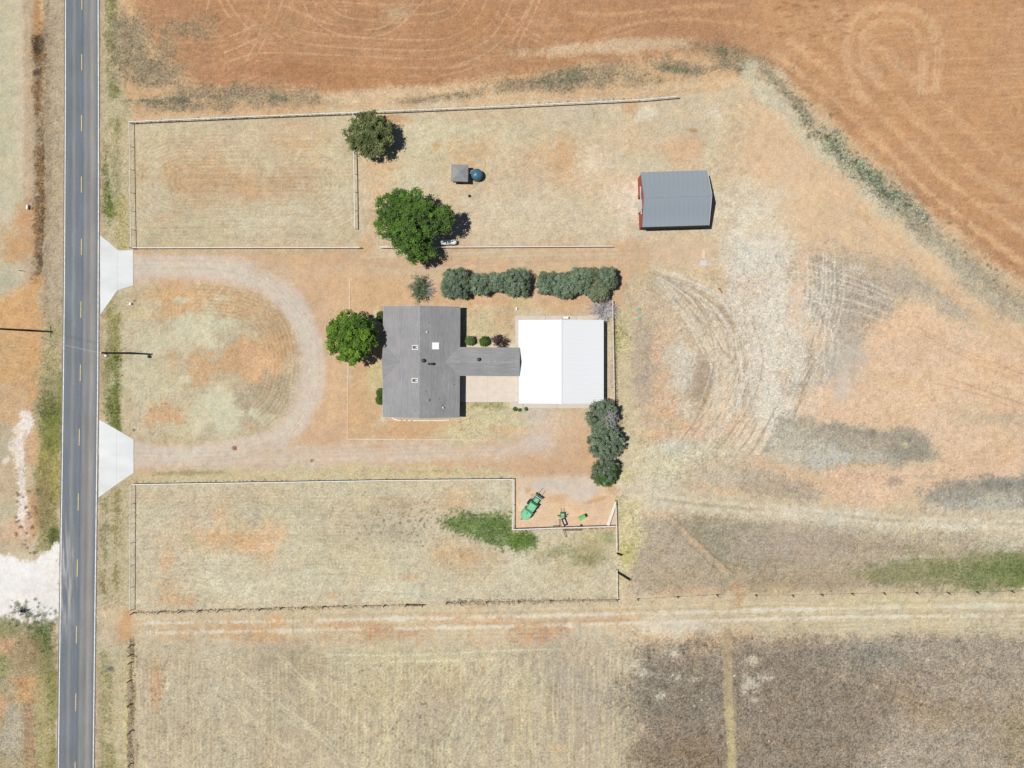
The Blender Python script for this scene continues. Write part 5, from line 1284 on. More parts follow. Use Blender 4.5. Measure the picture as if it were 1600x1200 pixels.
MB().lathe([(.25, 1.9), (.27, 1.96), (.25, 2.02), (.05, 2.05)], 20).build('lid', M_tank, tk)
MB().tube((-1.05, .3, 1.3), (-1.3, .3, 1.3), .05).tube((-1.3, .3, 1.34), (-1.3, .3, .05), .05).build('inlet_pipe', M_white, tk)
MB().tube((-.75, .55, 1.75), (-.75, .55, 2.0), .05).tube((-.75, .55, 1.98), (-1.15, .45, 1.98), .05).build('fill_pipe', M_white, tk)

# ------------------------------------------------------------------ propane tank under the big tree
p = P(700.6, 378.4, 1.0)
pt_ = thing('propane_tank', 'white capsule propane tank beside the fence under the large tree', 'tank', (p.x, p.y, 0), math.radians(2))
mb = MB(); n_ = 20
prof = [(-1.62, .03), (-1.58, .22), (-1.46, .38), (-1.28, .47), (-1.1, .49), (1.1, .49), (1.28, .47), (1.46, .38), (1.58, .22), (1.62, .03)]
vs, fs = [], []
for x, r in prof:
    for i in range(n_):
        t = 2 * math.pi * i / n_
        vs.append((x, r * math.cos(t), .82 + r * math.sin(t)))
for k in range(len(prof) - 1):
    for i in range(n_):
        fs.append((k * n_ + i, (k + 1) * n_ + i, (k + 1) * n_ + (i + 1) % n_, k * n_ + (i + 1) % n_))
fs += [tuple(range(n_)), tuple(range(len(vs) - 1, len(vs) - n_ - 1, -1))]
fs = [tuple(reversed(f)) for f in fs]
mb.add(vs, fs).build('body', M_white, pt_, smooth=True)
MB().lathe([(.22, 1.28), (.22, 1.42), (.16, 1.48), (.03, 1.5)], 16).build('dome_cover', M_steel, pt_)
for x in (-.85, .85): MB().box(x - .12, x + .12, -.36, .36, -.05, .45).build('foot', M_conc, pt_)

# ------------------------------------------------------------------ fences
def fence(pts, h, step, label, name='rail_fence', rail=M_fence, post=M_fence, rr_=.07, pr=.06, wires=2, group=None, posts_at=None, tops=True, cat='fence'):
    """pts: photograph pixels of the top line"""
    W = [P(x, y, h if tops else 0) for x, y in pts]
    for q in W: q.z = 0
    root = thing(name, label, cat, W[0], 0, group)
    o = W[0]
    pm = None
    def put(q, lean=(0, 0)):
        nonlocal pm
        if pm is None:
            ob = MB().tube((0, 0, -.15), (0, 0, h + (.03 if rail else .0)), pr, pr * .95, 8).build('post', post, root); pm = ob.data
        else:
            ob = link_mesh('post', pm, None, root)
        ob.location = (q.x - o.x, q.y - o.y, 0)
        ob.rotation_euler = (lean[0], lean[1], random.uniform(0, 3))
    last = None
    for a, b_ in zip(W[:-1], W[1:]):
        L = (b_ - a).length
        n_ = max(1, round(L / step))
        for k in range(n_):
            p0 = a + (b_ - a) * (k / n_); p1 = a + (b_ - a) * ((k + 1) / n_)
            if posts_at is None: put(p0)
            up = Vector((0, 0, h + random.uniform(-.012, .012)))
            if rail: MB().tube(p0 - o + up, p1 - o + up, rr_, rr_, 8).build('rail', rail, root)
        for wv in range(wires):
            zz = Vector((0, 0, h * (wv + .6) / (wires + .4)))
            MB().tube(a - o + zz, b_ - o + zz, .007, .007, 4, False).build('wire', M_wire, root)
        last = b_
    if posts_at is None: put(last)
    else:
        for x, y in posts_at:
            q = P(x, y, 0); put(q, (random.uniform(-.06, .06), random.uniform(-.06, .06)))
    return root

fence([(201.6, 190.2), (400, 181.6), (560, 175.4), (800, 165.3), (1000, 155.6), (1061, 150.4)], 1.1, 4.0, 'long whitish rail fence separating the tilled field from the yard', rr_=.10)
fence([(201.8, 191), (203.2, 300), (204.8, 387)], 1.1, 4.0, 'white rail fence along the highway verge above the driveway')
fence([(205.6, 387.2), (400, 386.6), (562, 386.8)], 1.15, 4.0, 'white rail fence between the paddock and the upper driveway', rail=M_white, rr_=.075)
fence([(594.5, 386.6), (700, 386.0), (958, 384.6)], 1.15, 4.0, 'white rail fence passing behind the white propane tank', rail=M_white, rr_=.07)
fence([(551.6, 176.4), (552.4, 238), (553.4, 270), (554.6, 356.6)], 1.1, 4.0, 'short white cross fence beside the olive-green tree', rr_=.10)
fence([(206, 757.2), (400, 754.2), (600, 750.8), (801.4, 749)], 1.15, 4.0, 'white rail fence between the lower driveway and the grassy paddock', rail=M_white, rr_=.075)
fence([(203.8, 758), (203.4, 850), (202.8, 955)], 1.1, 4.0, 'white rail fence along the highway verge beside the grassy paddock')
fence([(801.8, 749.4), (802, 790), (801.4, 827.6), (864, 825.4), (961.6, 822.6)], 1.15, 4.0, 'white rail fence around the bare implement pen', rail=M_white, rr_=.085)
fence([(962.2, 784), (963.2, 823), (964, 862.6)], 1.15, 4.0, 'white rail fence at the end of the implement pen', rr_=.085)
fence([(964.2, 892.6), (964.6, 936)], 1.15, 3.0, 'short white fence stub meeting the farm lane', rr_=.085)
fence([(957.4, 470), (958, 520), (959.6, 600), (960, 640), (960.6, 690), (961.0, 745)], 1.15, 4.0, 'white rail fence running past the shop through the evergreen trees', rr_=.075)
# wire fences on wooden posts
bp = [(208.7, 957), (250, 955.5), (283.7, 954.2), (312, 953.6), (343.7, 952.6), (377.5, 951.6), (407.5, 951.2), (440.7, 949.6), (474.5, 948.2), (506, 947.6), (538, 946.4), (570, 946), (601, 945.4), (635, 944.2), (661, 944.4)]
fence(bp, 1.3, 1e9, 'wire fence on dark wooden posts along the farm lane', 'wire_fence', None, M_post, pr=.11, wires=4, posts_at=bp, tops=False)
bp2 = [(698.7, 941), (720, 940.6), (760, 940), (810, 939), (860, 938), (910, 937), (964, 936.4)]
fence(bp2, 1.25, 1e9, 'wire fence with weeds grown along its foot', 'wire_fence', None, M_post, pr=.09, wires=4, posts_at=bp2, tops=False)
bp3 = [(996, 935.6), (1058, 932), (1119.5, 929), (1180, 929.6), (1237.5, 929.5), (1282.5, 928.7), (1330, 927.2), (1380, 926.2), (1430.5, 925.9), (1480, 925.8), (1525, 924.6), (1579, 923.2), (1630, 922)]
fence(bp3, 1.2, 1e9, 'wire fence on widely spaced dark posts beside the green stubble', 'wire_fence', None, M_post, pr=.10, wires=3, posts_at=bp3, tops=False)
bp4 = [(206, 1007.5), (205, 1022.5), (205, 1034.5), (203.4, 1063), (204, 1100), (206, 1141), (205, 1192.5), (205, 1240)]
fence(bp4, 1.3, 1e9, 'wire fence on leaning posts between verge and bottom field', 'wire_fence', None, M_post, pr=.11, wires=4, posts_at=bp4, tops=False)

def gate(a, b_, label, h=1.15, m=M_fence, name='pipe_gate', bars=5, r=.035, z=0.0):
    A_, B_ = P(*a), P(*b_)
    g = thing(name, label, 'gate', A_, math.atan2(B_.y - A_.y, B_.x - A_.x))
    L = (B_ - A_).length
    for k in range(bars):
        zz = z + .12 + (h - .17) * k / (bars - 1)
        MB().tube((0, 0, zz), (L, 0, zz), r, r, 8).build('gate_bar', m, g)
    for x in (0, L / 2, L): MB().tube((x, 0, -.02), (x, 0, h), r, r, 8).build('gate_upright', m, g)
    return g
gate((963.4, 863.6), (971, 866.4), 'short dark pipe gate ajar at the end of the pen fence', m=M_post, r=.05)
gate((964.6, 893.4), (983.4, 905.2), 'dark pipe gate swung open beside the fence stub', m=M_post, r=.06)
gate((660.8, 944), (636, 943.4), 'dark pipe gate closing the wire fence on the lane', m=M_post, r=.025)
gate((562.4, 387.2), (545, 386.4), 'weathered pipe gate folded back on the paddock fence', m=M_fence, r=.05)
gate((595, 386.8), (607, 386.8), 'white pipe gate folded back by the large tree', m=M_white, r=.06)
# white sheeted gate leaf standing open in the pen
A_, B_ = P(962.0, 784.6), P(949.0, 821.4)
g = thing('sheeted_gate', 'long white sheeted gate leaf propped open inside the pen', 'gate', A_, math.atan2(B_.y - A_.y, B_.x - A_.x))
L = (B_ - A_).length
MB().add([(0, -.12, .06), (L, -.2, .06), (L, .2, .62), (0, .12, .62), (0, -.15, .02), (L, -.23, .02), (L, .23, .56), (0, .15, .56)], [(0, 1, 2, 3), (7, 6, 5, 4), (0, 4, 5, 1), (1, 5, 6, 2), (2, 6, 7, 3), (3, 7, 4, 0)]).build('sheet', M_fence, g)
MB().tube((0, .12, .64), (L, .2, .64), .05).tube((0, -.12, .06), (L, -.2, .06), .05).build('frame', M_fence, g)
for x in (.2, L - .2): MB().tube((x, .16, -.05), (x, .16, .64), .05).build('leg', M_fence, g)
# dark rails left by the pen fence
def rail_set(segs, label, name, cat, h=.9, m=M_post, r=.06):
    o = P(*segs[0][0])
    t = thing(name, label, cat, o)
    seen = set()
    for a, b_ in segs:
        A_, B_ = P(*a) - o, P(*b_) - o
        MB().tube(A_ + Vector((0, 0, h)), B_ + Vector((0, 0, h)), r, r, 8).build('rail', m, t)
        for q, key in ((A_, a), (B_, b_)):
            if key in seen: continue
            seen.add(key)
            MB().tube((q.x, q.y, -.1), (q.x, q.y, h + .04), r, r, 8).build('post', m, t)
    return t
rail_set([((880, 827.4), (908, 827.2)), ((880, 827.4), (883.8, 838))], 'dark pipe hitching rail with bent leg outside the pen', 'hitching_rail', 'rail', .7)
rail_set([((873.4, 812), (874, 820.8)), ((874, 820.8), (864.6, 821.4))], 'dark corner brace rails inside the pen fence', 'corner_brace', 'rail', .8)
pl = thing('plank_pile', 'pale grey plank lying by the corner brace in the pen', 'planks', P(863.6, 817.4))
MB().box(-.55, .55, -.09, .09, .0, .08).build('plank', M_steel, pl); MB().box(-.35, .3, .1, .2, .0, .07).build('plank', M_steel, pl)
p = P(907.6, 820.6)
bk = thing('bucket', 'small black bucket by the pen fence', 'bucket', p)
MB().lathe([(.17, 0), (.21, .36), (.22, .38), (.19, .38), (.15, .05)], 16, cap=False).lathe([(.17, .0), (.15, .05)], 16).build('pail', M_rubber, bk)
MB().tube((-.2, 0, .36), (0, .02, .5), .012).tube((0, .02, .5), (.2, 0, .36), .012).build('handle', M_steel, bk)

# ------------------------------------------------------------------ machinery in the pen
ra, rb = P(817.0, 810.0, .9), P(850.0, 764.0, .4)
ang = math.atan2(rb.y - ra.y, rb.x - ra.x)
bl = thing('hay_baler', 'large green towed baler with rounded rear hood, parked in the pen', 'farm machine', (ra.x, ra.y, 0), ang)
# rear hood: rounded in plan, domed on top
hood = []
for t in np.linspace(math.pi * .5, math.pi * 1.5, 13):
    hood.append((1.05 + 1.05 * math.cos(t), .98 * math.sin(t)))
rim = [(2.0, .92)] + [(max(.02, x), y) for x, y in hood] + [(2.0, -.92)]
def dome(pts, z0, z1, z2, inset):
    n_ = len(pts); cx_ = sum(p[0] for p in pts) / n_; cy_ = sum(p[1] for p in pts) / n_
    vs = [(x, y, z0) for x, y in pts] + [(x, y, z1) for x, y in pts] + [(cx_ + (x - cx_) * inset, cy_ + (y - cy_) * inset, z2) for x, y in pts]
    fs = [tuple(range(n_ - 1, -1, -1))[::-1][::-1], tuple(range(2 * n_, 3 * n_))]
    for r_ in (0, n_):
        fs += [(r_ + i, r_ + (i + 1) % n_, r_ + n_ + (i + 1) % n_, r_ + n_ + i) for i in range(n_)]
    return vs, fs
hd = MB().add(*dome(rim, .45, 1.5, 1.78, .82)).build('rear_hood', M_green, bl)
MB().tube((1.2, .04, 1.79), (1.62, .12, 1.82), .07).build('latch', M_dgreen, hd)
MB().box(2.0, 2.12, -1.0, 1.0, .5, 1.82).build('seam_frame', M_dgreen, bl)
MB().add(*dome([(2.12, -.76), (3.62, -.78), (3.62, .78), (2.12, .76)], .5, 1.65, 1.86, .9)).build('body', M_green, bl)
MB().box(3.62, 3.8, -.92, .92, .45, 1.5).build('cross_frame', M_dgreen, bl)
MB().box(3.8, 5.35, -.62, .62, .4, .95).build('front_frame', M_dgreen, bl)
MB().add(*dome([(3.95, -.44), (4.85, -.42), (4.85, .42), (3.95, .44)], .9, 1.3, 1.42, .88)).build('front_cover', M_green, bl)
MB().box(4.95, 5.1, -.7, .7, .5, 1.25).build('cross_frame', M_steel, bl)
MB().box(5.25, 5.42, -.84, .84, .3, 1.05).build('pickup_bar', M_dgreen, bl)
for y in (-.36, .36): MB().tube((5.4, y, .5), (6.75, y * .95, .35), .035).build('drawbar_arm', M_steel, bl)
MB().tube((6.7, .34, .36), (6.7, .34, -.02), .04).build('jack_stand', M_steel, bl)
for y in (-1.08, 1.08):
    wh = MB(); vs = []
    for r_, yy_ in ((.2, -.13), (.48, -.15), (.52, -.08), (.52, .08), (.48, .15), (.2, .13)):
        for i in range(20):
            t = 2 * math.pi * i / 20
            vs.append((3.2 + r_ * math.cos(t), y * .86 + yy_, .52 + r_ * math.sin(t)))
    fs = [(k * 20 + i, k * 20 + (i + 1) % 20, ((k + 1) % 6) * 20 + (i + 1) % 20, ((k + 1) % 6) * 20 + i) for k in range(6) for i in range(20)]
    tyre = wh.add(vs, fs).build('wheel', M_rubber, bl)
    MB().tube((3.2, y * .86 - .1, .52), (3.2, y * .86 + .1, .52), .21, .21, 14).build('rim', M_lime, tyre)
MB().tube((.04, -.02, .9), (-.32, .1, .9), .05).tube((-.32, .1, .95), (-.32, .1, .55), .1).build('rear_hitch', M_dark, bl)
for x, y in ((4.6, 1.55), (3.9, 1.35)): MB().tube((x, y * .5, .9), (x, y, .95), .04).build('side_arm', M_dark, bl)

p = P(878.6, 803.4)
im = thing('three_point_implement', 'small green toolbar implement with twin arms in the pen', 'farm machine', p, math.radians(92))
MB().box(-.45, .45, -.42, .42, .3, .75).build('gearbox', M_dgreen, im)
MB().box(-.28, .28, -.3, .3, .74, .86).build('cover', M_green, im)
MB().bar((.0, -1.1, .45), (-.15, 1.1, .45), .09, .09).build('toolbar', M_dgreen, im)
for y in (-.28, .28): MB().tube((.4, y, .5), (1.25, y * .9, .3), .035).build('lift_arm', M_dgreen, im)
for y in (-.95, -.5, .5, .95): MB().tube((-.1, y, .45), (-.25, y, -.02), .04).build('tine', M_dgreen, im)
MB().box(-.55, -.3, -.75, -.45, .0, .5).build('gauge_wheel', M_rubber, im)
MB().box(-.55, -.3, .45, .75, .0, .5).build('gauge_wheel', M_lime, im)
p = P(881.6, 815.0)
tr = thing('black_trough', 'black oblong trough with pale bottom behind the toolbar implement', 'trough', p, math.radians(-68))
for a_ in ((-.72, .72, -.36, -.24, 0, .5), (-.72, .72, .24, .36, 0, .5), (-.72, -.56, -.24, .24, 0, .5), (.5, .72, -.24, .24, 0, .5)): MB().box(*a_).build('side', M_rubber, tr)
MB().box(-.56, .5, -.24, .24, .02, .12).build('floor', M_conc, tr)
p = P(910.6, 808.6, .5)
bx_ = thing('green_hopper', 'bright green oblong hopper with black end lying in the pen', 'hopper', (p.x, p.y, 0), math.radians(30))
MB().add(*dome([(-.78, -.38), (.62, -.34), (.62, .34), (-.78, .38)], .0, .42, .55, .9)).build('body', M_lime, bx_)
MB().box(.62, .86, -.3, .3, .02, .5).build('end_cap', M_rubber, bx_)
MB().bar((-.7, 0, .56), (.55, 0, .56), .06, .04).build('rib', M_green, bx_)

# ------------------------------------------------------------------ utility poles
def pole(px, py, h, label, arm, can):
    t = thing('utility_pole', label, 'utility pole', P(px, py))
    MB().tube((0, 0, -.3), (0, 0, h), .21, .15, 12).build('shaft', M_wood, t)
    if arm:
        MB().bar((-.12, -1.0, h - .5), (-.12, 1.0, h - .5), .11, .13).build('crossarm', M_wood, t)
        for y in (-.85, .85): MB().lathe([(.04, h - .44), (.07, h - .36), (.05, h - .28)], 10, (-.12, y, 0)).build('insulator', M_steel, t)
    MB().lathe([(.05, h), (.08, h + .1), (.05, h + .2)], 10).build('insulator', M_steel, t)
    if can:
        MB().lathe([(.26, h - 2.0), (.28, h - 1.9), (.28, h - 1.15), (.24, h - 1.05), (.06, h - 1.0)], 16, (.1, -.5, 0)).build('transformer', M_steel, t)
        MB().bar((.02, -.05, h - 1.5), (.06, -.35, h - 1.5), .1, .5).build('bracket', M_dark, t)
    return t
pole(47, 516.4, 10.8, 'dark wooden utility pole with crossarm across the highway', True, False)
pole(205.4, 551.8, 10.0, 'dark wooden utility pole with grey transformer inside the drive loop', False, True)
A_, B_ = P(47, 516.4), P(205.4, 551.8)
for dz, off, lb in ((0, (0, 0), 'upper thin overhead wire crossing the highway between the poles'), (-1.0, (.0, -.25), 'lower thin overhead wire crossing the highway between the poles')):
    a = A_ + Vector((off[0], off[1], 10.9 + dz)); b_ = B_ + Vector((off[0], off[1], 10.1 + dz))
    mb = MB(); n_ = 14
    pts = [a.lerp(b_, i / n_) - Vector((0, 0, 4 * .35 * (i / n_) * (1 - i / n_))) for i in range(n_ + 1)]
    for q0, q1 in zip(pts[:-1], pts[1:]): mb.tube(q0 - a, q1 - a, .014, .014, 5, False)
    o = mb.build('overhead_wire', M_wire)
    o.location = a
    tag(o, lb, 'wire')

# ------------------------------------------------------------------ small yard things
for px, py, lb in ((998.4, 483.6, 'round green septic lid nearer the evergreen hedge'), (999.6, 498, 'round green septic lid farther from the evergreen hedge')):
    t = thing('septic_lid', lb, 'lid', P(px, py))
    MB().lathe([(.34, -.05), (.36, .06), (.33, .1), (.1, .13)], 20).build('cover', M_lid, t)
    MB().box(-.2, .2, -.03, .03, .1, .15).build('rib', M_lid, t)
pd = thing('concrete_pad', 'square pale concrete block on bare soil near the barn', 'block', P(1098.6, 411))
MB().box(-.66, .66, -.53, .53, -.05, .16).build('block', M_conc, pd, bevel=.02)
bd = thing('board_stack', 'narrow stack of pale boards beside the square concrete block', 'boards', P(1099, 397))
for k in range(6):
    MB().box(-.3 + random.uniform(-.05, .05), .3 + random.uniform(-.05, .1), -.9 + k * .3, -.68 + k * .3, 0, .10 + .04 * (k % 2)).build('board', M_board, bd)
MB().box(-.32, -.2, -.95, .95, .1, .2).build('board', M_board, bd)
rs = thing('rusty_scrap', 'rust-red bent steel scrap lying among the wheel tracks', 'scrap metal', P(1125, 453.4), math.radians(-50))
MB().bar((-.55, 0, .1), (.6, .05, .06), .2, .14).build('bar', M_rust, rs); MB().bar((-.5, -.1, .22), (-.1, .25, .14), .16, .08).build('plate', M_rust, rs)
wp = thing('marker_post', 'short white marker post on the lawn behind the shop', 'post', P(807, 482.4))
MB().box(-.12, .12, -.2, .2, -.05, .5).build('shaft', M_white, wp); MB().box(-.14, .14, -.22, .22, .48, .54).build('cap', M_white, wp)
for px, py, lb in ((205.2, 475, 'low white utility riser at the upper corner of the drive island'), (45, 324.4, 'small white riser beyond the ditch across the highway')):
    t = thing('utility_riser', lb, 'riser', P(px, py))
    MB().box(-.1, .1, -.14 if px > 100 else -.45, .14 if px > 100 else .45, -.05, .55).build('case', M_white, t); MB().box(-.12, .12, -.16, .16, .5, .58).build('lid', M_steel, t)
tb_ = thing('rubber_tub', 'small black rubber tub on the pale grass below the well house', 'tub', P(733.6, 306.6))
MB().lathe([(.2, 0), (.24, .3), (.25, .32), (.21, .32), (.18, .06)], 16, cap=False).lathe([(.2, 0), (.18, .06)], 16).build('pail', M_rubber, tb_)
cp = thing('corner_post', 'thick dark corner post where the verge fence meets the upper driveway', 'post', P(210.4, 388.6))
MB().tube((0, 0, -.2), (0, 0, 1.2), .16, .15, 10).build('shaft', M_wood, cp); MB().bar((0, 0, .9), (-.55, .02, .9), .14, .14).build('brace', M_wood, cp)
vb = thing('valve_box', 'round reddish valve cover at the edge of the lower driveway', 'cover', P(366.8, 700.4))
MB().lathe([(.3, -.05), (.32, .04), (.28, .08), (.05, .1)], 16).build('lid', M_rust, vb)
st = thing('fallen_branch', 'dark stick lying on red soil across the highway', 'branch', P(35, 423.6), math.radians(-10))
MB().tube((-.7, 0, .06), (.1, .06, .08), .07, .06, 6).tube((.1, .06, .08), (.75, -.05, .05), .06, .03, 6).build('stick', M_post, st)
bp_ = thing('brush_heap', 'dark heap of cut brush on the white caliche yard', 'brush pile', P(37, 953.6))
mb = MB()
for k in range(70):
    a = random.uniform(0, 6.28); r_ = abs(random.gauss(0, .8)); q = Vector((r_ * 1.2 * math.cos(a), r_ * .5 * math.sin(a), random.uniform(.03, .5)))
    d_ = Vector((random.gauss(0, .5), random.gauss(0, .3), random.gauss(0, .2)))
    mb.tube(q - d_, q + d_, .03, .012, 4, False)
mb.build('twigs', M_dark, bp_)

# ------------------------------------------------------------------ trees and shrubs
def leaf_mesh(name, pos, nrm, size, col, lw=.55):
    n_ = len(pos)
    r1 = rng.standard_normal((n_, 3))
    t = np.cross(nrm, r1); t /= np.linalg.norm(t, axis=1, keepdims=True) + 1e-9
    b_ = np.cross(nrm, t)
    s = size[:, None]
    v = np.stack([pos - t * s, pos + b_ * s * lw, pos + t * s, pos - b_ * s * lw], axis=1).reshape(-1, 3)
    f = np.arange(4 * n_).reshape(-1, 4)
    return mesh_np(name, v, f, np.repeat(col, 4, axis=0))

def crown(lobes, base, clump_r, n_clump, n_leaf, size, cols, inner=.5, sharp=(.62, .36)):
    """lobes: (centre, radius, z-radius) relative to the trunk base; returns leaf mesh and clump centres"""
    cen, rad = [], []
    w = np.array([l[1] ** 2 for l in lobes]); w = w / w.sum()
    for l, ww in zip(lobes, w):
        k = max(3, int(n_clump * ww))
        i = np.arange(k) + rng.uniform(0, 1)
        zz = 1 - 1.35 * (i % k) / k
        ph = i * 2.39996 + rng.uniform(-.35, .35, k)
        rr2 = np.sqrt(np.maximum(0, 1 - zz * zz))
        d = np.stack([rr2 * np.cos(ph), rr2 * np.sin(ph), zz], axis=1)
        fr = rng.uniform(inner, 1.0, k) ** .6
        c = np.array(l[0]) + d * np.stack([fr * l[1], fr * l[1], fr * l[2]], axis=1)
        cen.append(c); rad.append(clump_r * rng.uniform(.5, 1.4, k))
    cen = np.concatenate(cen); rad = np.concatenate(rad)
    idx = np.repeat(np.arange(len(cen)), n_leaf)
    m_ = len(idx)
    d = rng.standard_normal((m_, 3)); d /= np.linalg.norm(d, axis=1, keepdims=True)
    d[:, 2] = np.where(d[:, 2] < -.35, -d[:, 2], d[:, 2])
    r_ = np.abs(rng.normal(sharp[0], sharp[1], m_))
    pos = cen[idx] + d * (rad[idx] * r_)[:, None] * np.array([1, 1, .72])
    nrm = d * .5 + np.array([-.1, 0, .9]) + rng.standard_normal((m_, 3)) * .4
    nrm /= np.linalg.norm(nrm, axis=1, keepdims=True)
    c0 = np.array(cols)
    tone = rng.integers(0, len(c0), len(cen))
    col = c0[tone][idx] * rng.uniform(.72, 1.28, (m_, 1)) * rng.uniform(.74, 1.24, (len(cen), 1))[idx]
    pos[:, 2] = np.maximum(pos[:, 2], .08)
    return leaf_mesh('crown', pos, nrm, size * rng.uniform(.6, 1.3, m_), col), cen

def tree(name, label, cat, base, lobes, trunk_r, clump_r, n_clump, n_leaf, size, cols, group=None, bark=M_bark, inner=.5, sharp=(.62, .36)):
    """base: pixel of the trunk; lobes: (px, py, z, r, rz) as seen in the photograph"""
    o = P(*base)
    t = thing(name, label, cat, o, 0, group)
    L = []
    for px, py, z, r_, rz in lobes:
        q = P(px, py, z) - o
        L.append(((q.x, q.y, z), r_, rz))
    me, cen = crown(L, o, clump_r, n_clump, n_leaf, size, cols, inner, sharp)
    top = max(l[0][2] for l in L)
    mb = MB()
    k = Vector((0, 0, top * .42))
    mb.tube((0, 0, -.2), k, trunk_r, trunk_r * .75, 9, True)
    for l in L:
        c = Vector(l[0]); mb.tube(k * .85, c * .9, trunk_r * .6, trunk_r * .28, 7)
        sel = [q for q in cen if (Vector(q) - c).length < l[1] * 1.1]
        for q in sel[::max(1, len(sel) // 9)]:
            mb.tube(c * .85 + k * .1, Vector(q), trunk_r * .26, trunk_r * .07, 5, False)
    mb.build('trunk', bark, t)
    link_mesh('crown', me, M_leaf, t)
    return t

G_bright = [(.10, .185, .020), (.085, .16, .022), (.125, .22, .026), (.07, .135, .022), (.11, .175, .03)]
G_mid = [(.082, .155, .026), (.068, .135, .024), (.10, .18, .032), (.075, .13, .034)]
G_olive = [(.135, .155, .060), (.115, .135, .052), (.16, .18, .072), (.10, .125, .048)]
G_jun = [(.136, .182, .118), (.118, .162, .104), (.156, .205, .134), (.126, .170, .104)]
G_junol = [(.165, .185, .11), (.15, .17, .098), (.18, .20, .12)]
G_dark = [(.065, .115, .022), (.052, .095, .018), (.08, .135, .026)]
G_sage = [(.12, .165, .07), (.10, .15, .05), (.085, .14, .035)]
G_red = [(.075, .042, .045), (.056, .032, .038), (.095, .065, .058)]
tree('shade_tree', 'olive-green feathery tree standing at the paddock cross fence', 'tree', (581, 214), [(573, 208, 3.4, 3.7, 2.4), (585, 207, 3.9, 3.2, 2.3), (558, 212, 2.8, 2.7, 1.7), (591, 220, 3.3, 2.8, 2.0), (579, 193, 3.1, 2.5, 1.8), (572, 226, 2.8, 2.5, 1.7), (598, 207, 3.3, 2.4, 1.9)], .24, .62, 230, 95, .17, G_olive, inner=.3)
tree('shade_tree', 'largest spreading dark green tree, shading the propane tank', 'tree', (650, 358), [(628, 338, 5.4, 4.0, 2.8), (655, 344, 6.6, 4.2, 3.0), (682, 341, 6.0, 2.7, 2.4), (643, 376, 5.0, 3.4, 2.6), (660, 391, 4.4, 2.2, 1.9), (610, 322, 4.8, 2.6, 2.0), (644, 317, 5.4, 2.8, 2.2), (604, 352, 5.0, 2.4, 2.0), (693, 339, 6.4, 2.0, 2.0), (630, 362, 6.2, 2.8, 2.2), (650, 398, 5.0, 1.8, 1.6), (626, 310, 4.8, 1.8, 1.6)], .38, .68, 420, 110, .16, G_mid, inner=.4)
tree('shade_tree', 'bright green rounded tree in the front yard by the house', 'tree', (553, 529), [(543, 527, 5.2, 4.0, 3.0), (557, 521, 6.2, 3.1, 2.8), (556, 541, 5.6, 3.0, 2.6), (530, 530, 4.4, 2.8, 2.2), (545, 507, 4.8, 2.5, 2.2), (546, 550, 4.6, 2.3, 2.0), (569, 528, 6.0, 2.3, 2.4), (567, 512, 5.4, 1.9, 2.0), (527, 512, 4.2, 1.9, 1.8), (576, 520, 5.2, 1.5, 1.6)], .27, .62, 270, 100, .18, G_bright, inner=.4)
for px, py, r_, h, ol, lb in (
        (712, 443, 2.75, 5.2, 0, 'largest round grey-green evergreen, next to the half-bare spiky shrub'), (750, 444, 1.95, 4.6, 0, 'small evergreen touching the largest round one behind the house'),
        (776, 441, 1.75, 4.8, 0, 'narrow evergreen squeezed between its neighbours behind the house'), (806, 441, 2.5, 5.2, 0, 'broad evergreen ending the house row at the hedge gap'),
        (855, 442, 2.0, 5.0, 0, 'evergreen beginning the shop row at the hedge gap'), (881, 446, 2.3, 5.0, 0, 'evergreen bulging toward the shop, second from the hedge gap'),
        (906, 439, 2.4, 5.6, 0, 'tallest evergreen of the shop row, third from the hedge gap'), (925, 431, 1.35, 4.4, 1, 'smallest evergreen tucked into the back of the shop row'),
        (947, 434, 1.95, 5.4, 0, 'evergreen at the fence end of the shop row'), (934, 454, 2.0, 4.6, 1, 'olive-tinged evergreen above the leafless grey shrub')):
    r_ *= 1.1
    tone = random.uniform(.88, 1.2)
    cols = [tuple(c * tone for c in q) for q in (G_junol if ol else G_jun)]
    k = r_ / S
    lobes = [(px, py, h * .55, r_ * .86, h * .48), (px - k * .35, py + k * .3, h * .42, r_ * .6, h * .36), (px + k * .35, py - k * .35, h * .5, r_ * .58, h * .36), (px + k * .4, py + k * .42, h * .44, r_ * .52, h * .34), (px - k * .3, py - k * .42, h * .46, r_ * .5, h * .34)]
    tree('evergreen_tree', lb, 'tree', (px, py + 1), lobes, .16, .42, int(26 * r_ * r_) + 30, 90, .10, cols, 'evergreens in the two hedge rows', inner=.55, sharp=(.78, .24))
